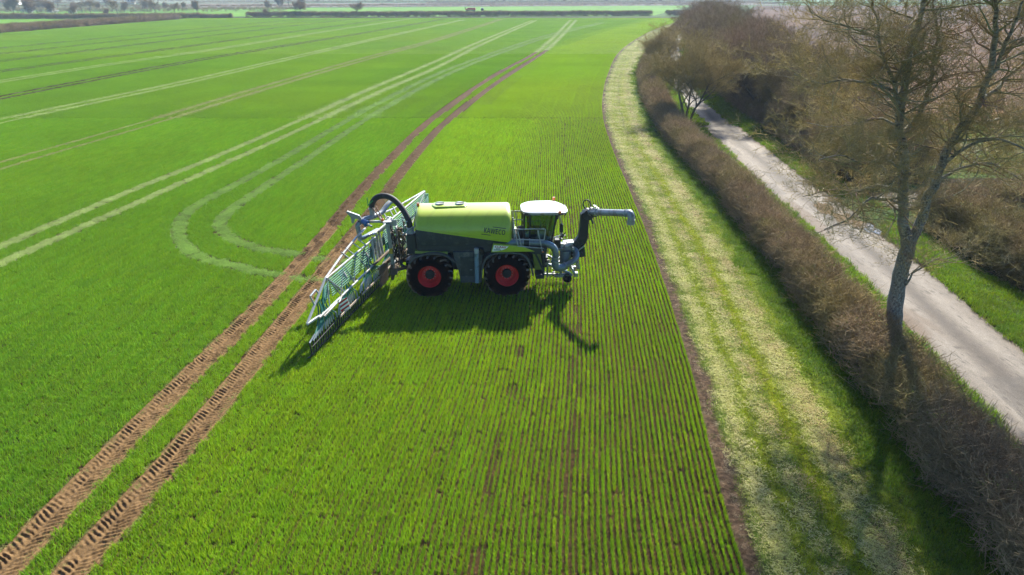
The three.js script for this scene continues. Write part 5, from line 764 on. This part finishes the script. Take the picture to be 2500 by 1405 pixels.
// --- the boom: u runs along it (towards the camera is +), w is rearward
const bp = (u, y, w = 0) => [-4.4 - 0.238 * u - 0.971 * w, y, 0.971 * u - 0.238 * w];
function boomArm(sgn, name) {
  const b = (u, y, w = 0) => bp(sgn * u, y, w), TOP = sgn > 0 ? 2.55 : 2.75, LOW = 1.5, END = sgn > 0 ? 7.25 : 8.5, J = sgn > 0 ? 5.3 : 7.6, c = 0.075;
  const truss = [bar(b(-0.3, TOP), b(J, TOP), c), bar(b(0.4, LOW, -0.18), b(6.6, LOW - 0.08, -0.18), c), bar(b(0.3, TOP + 0.5, 0.35), b(1.5, TOP + 0.45, 0.3), c), bar(b(1.5, TOP + 0.45, 0.3), b(3.1, TOP + 0.25, 0.25), c), bar(b(3.1, TOP + 0.25, 0.25), b(J, TOP, 0.05), c), bar(b(J, TOP, 0.05), b(END, LOW - 0.07, 0.02), c * 1.1), bar(b(END, LOW - 0.07, 0.02), b(6.0, LOW - 0.08, -0.16), c * 1.2)];
  const braces = [[0.9, 1.5, 0], [1.5, 2.4, 1], [2.4, 3.1, 0], [3.1, 3.7, 1], [3.7, 4.5, 0], [4.5, 5.2, 1], ...(sgn < 0 ? [[5.2, 5.9, 0], [5.9, 6.6, 1], [6.6, 7.2, 0], [7.2, 7.5, 1]] : [])].map(([a, d, up]) => bar(b(a, up ? LOW : TOP, up ? -0.16 : 0), b(d, up ? TOP : LOW, up ? 0 : -0.16), 0.045));
  const rungs = [1.2, 1.75, 2.5, 3.0].map((a) => bar(b(a, TOP + 0.02, 0), b(a + 0.2, TOP + 0.36, 0.28), 0.05)), posts = [0.2, 0.55].map((a) => bar(b(a, LOW, -0.1), b(a - 0.1, TOP, 0), 0.1, 0.07));
  const arm = obj(name, join(truss), PM.galvPale, tanker);
  obj('braces', join(braces, rungs, posts, [bar(b(J, TOP, 0), b(4.2, LOW + 0.05, -0.16), 0.06), bar(b(J, TOP, 0), b(5.6, LOW, -0.16), 0.045)]), PM.galvPale, arm);
  obj('end_guard', join(bar(b(5.95, 2.12, 0.04), b(6.0, 2.34, 0.16), 0.06), bar(b(6.0, 2.34, 0.16), b(6.5, 2.26, 0.16), 0.065), bar(b(6.5, 2.26, 0.16), b(6.45, 1.88, 0.04), 0.06)), PM.galv, arm);
  for (let k = 0; k < 8; k++) { const y = TOP - 0.13 - k * 0.098; obj('hose', hosed([b(0.9, y - 0.02, -0.02 - k * 0.012), b(2.2, y, -0.03 - k * 0.012), b(3.6, y, -0.03 - k * 0.012), b(J - 0.15, y + 0.01, -0.02 - k * 0.01)], 0.027, 20, 6), k % 2 ? PM.hose : PM.hosePale, arm); }
  for (let k = 0; k < 8; k++) { const y = TOP - 0.18 - k * 0.075; obj('hose', hosed([b(J - 0.1, y + 0.02, -0.02), b(J + 0.45, y - 0.12, -0.05), b(6.0 + k * 0.03, 1.75 - k * 0.02, -0.08), b(6.05 + k * 0.04, 1.4, -0.12)], 0.027, 18, 6), k % 2 ? PM.hose : PM.hosePale, arm); }
  const groups = [[-0.1, 2.6, 1.35], [3.0, 4.95, 3.75], [5.15, 7.55, 5.95]];
  groups.forEach(([u0, u1, uc], gi) => {
    const n = Math.round((u1 - u0) / 0.225);
    for (let i = 0; i <= n; i++) {
      const u = lerp(u0, u1, i / n), cu = uc + (u - uc) * 0.22, f = (i * 7919) % 5 * 0.012, end = gi === 2, top = end ? lerp(1.0, 0.82, i / n) : 1.05;
      const d = obj('drop_pipe', hosed([b(u, 0.78, -0.2 + f), b(u, 0.45, -0.19), b(u, 0.22, -0.15), b(u + 0.02, 0.12, -0.02)], 0.034, 12, 7), PM.black, arm);
      obj('clear_hose', hosed([b(u, 0.78, -0.2 + f), b(u + (cu - u) * 0.1, top, -0.2 + f), b(u + (cu - u) * 0.35, top + 0.14, -0.19)], 0.033, 10, 7), PM.clear, arm);
      obj('hose', hosed([b(u + (cu - u) * 0.35, top + 0.13, -0.19), b(u + (cu - u) * 0.7, top + 0.33, -0.16 + f), b(cu, 1.62, -0.12 + f * 2), b(cu + 0.03, 1.95, -0.06 + f)], 0.03, 14, 6), i % 2 ? PM.hose : PM.hosePale, arm);
    }
    if (gi < 2) obj('slat', join(bar(b(u0 - 0.05, 0.74, -0.27), b(u1 + 0.05, 0.74, -0.27), 0.09, 0.035)), PM.wood, arm); else obj('slat', join(bar(b(u0, 0.72, -0.25), b(u1, 0.62, -0.25), 0.05, 0.03)), PM.black, arm);
    obj('shoe_bar', join(bar(b(u0, 0.26, -0.17), b(u1, 0.26, -0.17), 0.04, 0.03)), PM.black, arm);
  });
  for (const a of [1.3, 3.75]) obj('splitter', join(rod(b(a - 0.1, 1.95, 0.02), b(a + 0.1, 2.25, 0.05), 0.14, 0.14, 16)), PM.galvPale, arm);
  for (let k = 0; k < 7; k++) obj('feed_line', hosed([b(-0.5, 1.95 - k * 0.07, 0.1), b(0.2, 2.15 - k * 0.07, 0.12), b(0.8, 2.2 - k * 0.07, 0.05), b(1.2, 2.15 - k * 0.05, 0)], 0.026, 18, 6), k % 3 ? PM.hose : PM.rubber, arm);
  if (sgn > 0) { // red and white warning board
    const s = 0.42, at = V(...b(4.72, 1.18, -0.36)), g = new THREE.BoxGeometry(s, s * 1.15, 0.012), board = obj('warning_board', bare(g), PM.white, arm); board.position.copy(at); board.rotation.set(-0.1, -0.05, 0.25);
    for (const k of [-1, 0, 1]) { const q = new THREE.Shape([[-0.21, k * 0.16 - 0.12], [0.21, k * 0.16 + 0.04], [0.21, k * 0.16 + 0.12], [-0.21, k * 0.16 - 0.04]].map(([x, y]) => new THREE.Vector2(x, y))), e = new THREE.ExtrudeGeometry(q, { depth: 0.003, bevelEnabled: false }); e.translate(0, 0, 0.007); obj('red_stripe', bare(e), PM.redInk, board); }
    obj('board_mount', join(bar(b(4.5, 1.48, -0.2), b(5.1, 1.44, -0.34), 0.05)), PM.galvPale, arm); obj('trim_bar', join(bar(b(5.15, 1.46, -0.28), b(6.4, 1.4, -0.28), 0.07)), PM.galvPale, arm);
  }
  return arm;
}
boomArm(1, 'boom_arm'); boomArm(-1, 'boom_arm');
P('boom_centre', PM.mud, ...Array.from({ length: 10 }, (_, k) => bar(bp(-0.55 + k * 0.12, 0.15, -0.25), bp(-0.5 + k * 0.11, 1.2, -0.3), 0.04)), bar(bp(-1, 1.5, -0.2), bp(1, 1.5, -0.2), 0.1), bar(bp(-0.8, 1.25, -0.35), bp(0.8, 1.25, -0.35), 0.08), bar(bp(-0.3, 1.2, -0.4), [-3.6, 1.4, 0], 0.12));
P('boom_frame', PM.galv, bar(bp(-0.7, 2.7, 0.1), bp(0.9, 2.75, 0.3), 0.12, 0.2), bar(bp(0.15, 2.6, 0.1), bp(0.15, 1.45, -0.1), 0.1), bar(bp(-0.35, 2.6, 0.1), bp(-0.35, 1.45, -0.1), 0.1), bar(bp(0.5, 2.55, 0.1), bp(-0.1, 1.5, -0.1), 0.07), bar(bp(0.55, 2.7, 0.25), [-5.0, 2.65, 0.58], 0.12), bar(bp(-0.4, 2.65, 0), [-3.72, 3.2, 0.3], 0.08));

tanker.traverse((o) => { if (o.isMesh && !o.geometry.attributes.uv) withUv(o.geometry); });
// ------------------------------------------------------------------ far hedges, trees and farmyard
const seg = (x0, z0, x1, z1) => { const L = Math.hypot(x1 - x0, z1 - z0); return [(s) => [lerp(x0, x1, s / L), lerp(z0, z1, s / L)], L]; };
function farHedge(label, x0, z0, x1, z1, w, h, per, tone) { const [p, L] = seg(x0, z0, x1, z1); hedge('far_hedge', label, p, L, w, h, per, { far: true, tone: tone || [1, 1, 1] }); }
farHedge('long clipped hedge across the end of the wheat field', -150, -422, 84, -451, 2, 2.5, 7);
farHedge('short hedge right of the field gateway by the belt of trees', 95, -460, 112, -462, 2, 2.5, 7);
farHedge('brown hedge slanting along the left end of the wheat field', -182, -256, -176, -392, 2.4, 2.2, 9);
farHedge('second brown hedge on the left, behind the slanting one', -420, -386, -172, -410, 2.2, 2.2, 6);
farHedge('gappy low hedge left of the open field gateway', -172, -411, -156, -414, 1.6, 1.6, 6);
const rowLabels = ['hedge with blossom behind the second brown hedge', 'hedge line at the foot of the pale field', 'dim hedge line below the distant trees', 'hazy hedge line near the top left', 'faint hedge line at the top of the picture', 'hazy hedge line beyond the pale green field', 'blue-grey hedge line at the horizon', 'hedge line behind the ploughed field'];
[[-620, -500, -165, -560], [-330, -655, 190, -815], [-1000, -620, -320, -680], [-1300, -820, -420, -860], [-400, -950, 450, -1180], [-100, -880, 330, -1010], [-1600, -1050, -300, -1200], [260, -880, 1250, -600]].forEach(([a, b, c, d], i) => farHedge(rowLabels[i], a, b, c, d, 3, 2.6, 1.5));
const blossomClump = [1, 2].map(() => { const b = new MB(true); for (let k = 0; k < 260; k++) { const a = R(0, 6.28), r = 3.4 * Math.cbrt(rnd()), e = Math.acos(R(-0.3, 1)); blade(b, Math.cos(a) * Math.sin(e) * r, 2.6 + Math.cos(e) * r * 0.7, Math.sin(a) * Math.sin(e) * r, R(0, 6.28), R(0.3, 0.7), 0.5, R(0, 2.5), 0.5, [1, 1, 1], 2); } return b.build(); });
const blossomMat = mat([0.62, 0.6, 0.54], 0.9);
function blossom(x, z, s, label) { const t = plant(farKinds[1], 'blossom_tree', x, z, s * 0.75, label, 'tree', 'white blossom trees on the far left'); const m = obj('blossom', blossomClump[Math.floor(rnd() * 2)], blossomMat, t); m.userData.kind = 'stuff'; }
blossom(-282, -436, 1.5, 'wide white blossom bush above the far left hedge'); blossom(-270, -440, 1.3, 'white blossom bush right of the widest one'); blossom(-262, -446, 1.0, 'small white blossom bush right of the other two');
for (const x of [-335, -318, -300, -285, -270, -255]) blossom(x, -575 - (x + 335) * 0.12, 0.9, 'pale blossom bush in the hedge row on the far left');
[[-312, -430, 0.85, 0, 'bare tree at the left edge above the second hedge'], [-330, -520, 1.0, 0, 'ivy-dark bare tree left of the blossom'], [-238, -438, 0.5, 1, 'small bare tree right of the blossom'], [-252, -478, 1.0, 0, 'large bare tree right of the blossom bushes'], [-228, -478, 0.95, 0, 'bare tree standing between two others in the far left row'], [-216, -478, 0.8, 0, 'slender bare tree at the right of the far left row'],
  [-225, -535, 0.9, 1, 'rounded bare tree in the hedge beyond the far left row'], [-196, -600, 0.8, 1, 'bare tree left of the dark clump'], [-198, -668, 1.5, 0, 'biggest tree of the dark clump at the top'], [-188, -675, 1.3, 1, 'right-hand tree of the dark clump at the top'], [-208, -672, 1.2, 1, 'left-hand tree of the dark clump at the top'],
  [-140, -424, 0.5, 1, 'small dense tree on the left part of the long far hedge'], [-124.5, -428, 1.0, 0, 'tall bare tree rising from the long far hedge'], [-121.5, -428, 0.9, 0, 'slimmer bare twin beside the tall tree on the far hedge'], [-90, -430, 0.9, 0, 'lone bare tree further right on the long far hedge'], [-156, -414, 0.28, 1, 'bush at the open gateway in the far hedge']].forEach(([x, z, s, k, l]) => plant(farKinds[k], 'far_tree', x, z, s, l, 'tree'));
for (let k = 0; k < 240; k++) {                                     // rows of trees fading towards the horizon
  const row = Math.floor(rnd() * 5), x = [R(-900, -260), R(-1000, -420), R(-1300, -420), R(-1500, -200), R(-330, 420)][row], z = [-520, -660, -845, -1150, -1050][row] + R(-40, 40), s = R(0.7, 1.3);
  if (seen(x, z, 0.12)) plant(farKinds[k % 2], 'distant_tree', x, z, s, ['hazy bare tree in the row just behind the blossom bushes', 'hazy bare tree in the row along the pale field', 'bluish bare tree in the far left row below the horizon', 'faint bare tree in the farthest row at the top left', 'faint bare tree in the row beyond the pale green field'][row], 'tree', 'hazy trees, row ' + ['one', 'two', 'three', 'four', 'five'][row]);
}
for (let k = 0; k < 46; k++) { const x = lerp(430, 1150, k / 45) + R(-8, 8), z = -860 + k * 3 + R(-10, 10); if (seen(x, z, 0.12)) plant(farKinds[k % 2], 'distant_tree', x, z, R(0.8, 1.3), 'bluish tree of the wood beyond the ploughed field', 'tree', 'wood beyond the ploughed field'); }

// red implement and a tractor parked behind the long hedge
{
  const t = group('red_implement', -26, 0, -470); tag(t, 'red folded farm implement showing above the long far hedge', 'farm implement');
  const red = mat([0.55, 0.05, 0.05], 0.5), dark = mat([0.05, 0.05, 0.05], 0.8), b = (w, h, d, x, y, z, m, n) => { const g = new RoundedBoxGeometry(w, h, d, 2, Math.min(w, h, d) * 0.2); g.translate(x, y, z); obj(n, g, m, t); };
  b(6.4, 0.7, 2.2, 0, 3.3, 0, red, 'frame'); b(5, 0.6, 1.6, 0.6, 3.9, 0, red, 'hopper'); b(0.3, 1.5, 0.3, -3.3, 4, 0, dark, 'mast'); b(6, 0.4, 1.6, 0, 2.6, 0, dark, 'beam');
  for (const x of [-2, 2]) for (const z of [-1, 1]) { const g = new THREE.CylinderGeometry(1.2, 1.2, 0.6, 20); g.rotateX(Math.PI / 2); g.translate(x, 1.2, z); obj('wheel', g, dark, t); }
  const c = group('far_tractor', -18.6, 0, -470); tag(c, 'tractor with a pale roof parked right of the red implement', 'tractor');
  const e = (w, h, d, x, y, z, m, n) => { const g = new RoundedBoxGeometry(w, h, d, 2, Math.min(w, h, d) * 0.2); g.translate(x, y, z); obj(n, g, m, c); };
  e(1.8, 0.3, 1.8, 0, 4.0, 0, mat([0.7, 0.72, 0.72], 0.4), 'roof'); e(1.6, 1.4, 1.6, 0, 3.15, 0, mat([0.04, 0.06, 0.07], 0.2), 'cab'); e(2.2, 1.1, 1.1, 1.8, 1.9, 0, mat([0.1, 0.25, 0.1], 0.5), 'bonnet');
  for (const [x, r] of [[-0.4, 1.0], [2.4, 0.75]]) for (const z of [-0.9, 0.9]) { const g = new THREE.CylinderGeometry(r, r, 0.5, 20); g.rotateX(Math.PI / 2); g.translate(x, r, z); obj('wheel', g, dark, c); }
}
// a pale farmhouse far off on the left
function farHouse(x, z, w, label) {
  const t = group('farmhouse', x, 0, z, 0.3); tag(t, label, 'house', 'pale houses far off on the left');
  const s = new THREE.Shape([[-w, 0], [w, 0], [w, 5], [0, 8], [-w, 5]].map(([a, b]) => new THREE.Vector2(a, b))), g = new THREE.ExtrudeGeometry(s, { depth: w * 2.4, bevelEnabled: false }); obj('wall', g, mat([0.6, 0.57, 0.52], 0.8), t);
  for (const q of [-1, 1]) { const r = new THREE.BoxGeometry(Math.hypot(w, 3) + 0.6, 0.25, w * 2.4 + 0.8); r.rotateZ(-q * Math.atan2(3, w)); r.translate((q * w) / 2, 6.7, w * 1.2); obj('roof', r, mat([0.2, 0.12, 0.1], 0.8), t); }
  for (const a of [-0.5, 0.5]) for (const y of [1.2, 3.6]) { const f = new THREE.BoxGeometry(1.1, 1.3, 0.1); f.translate(a * w, y, w * 2.4 + 0.04); obj('window', f, mat([0.05, 0.06, 0.07], 0.2), t); }
}
farHouse(-560, -850, 5, 'pale gabled house among the far left trees'); farHouse(-470, -930, 4, 'smaller pale house among the far left trees');
camera.far = 9000; camera.updateProjectionMatrix();
renderer.render(scene, camera);
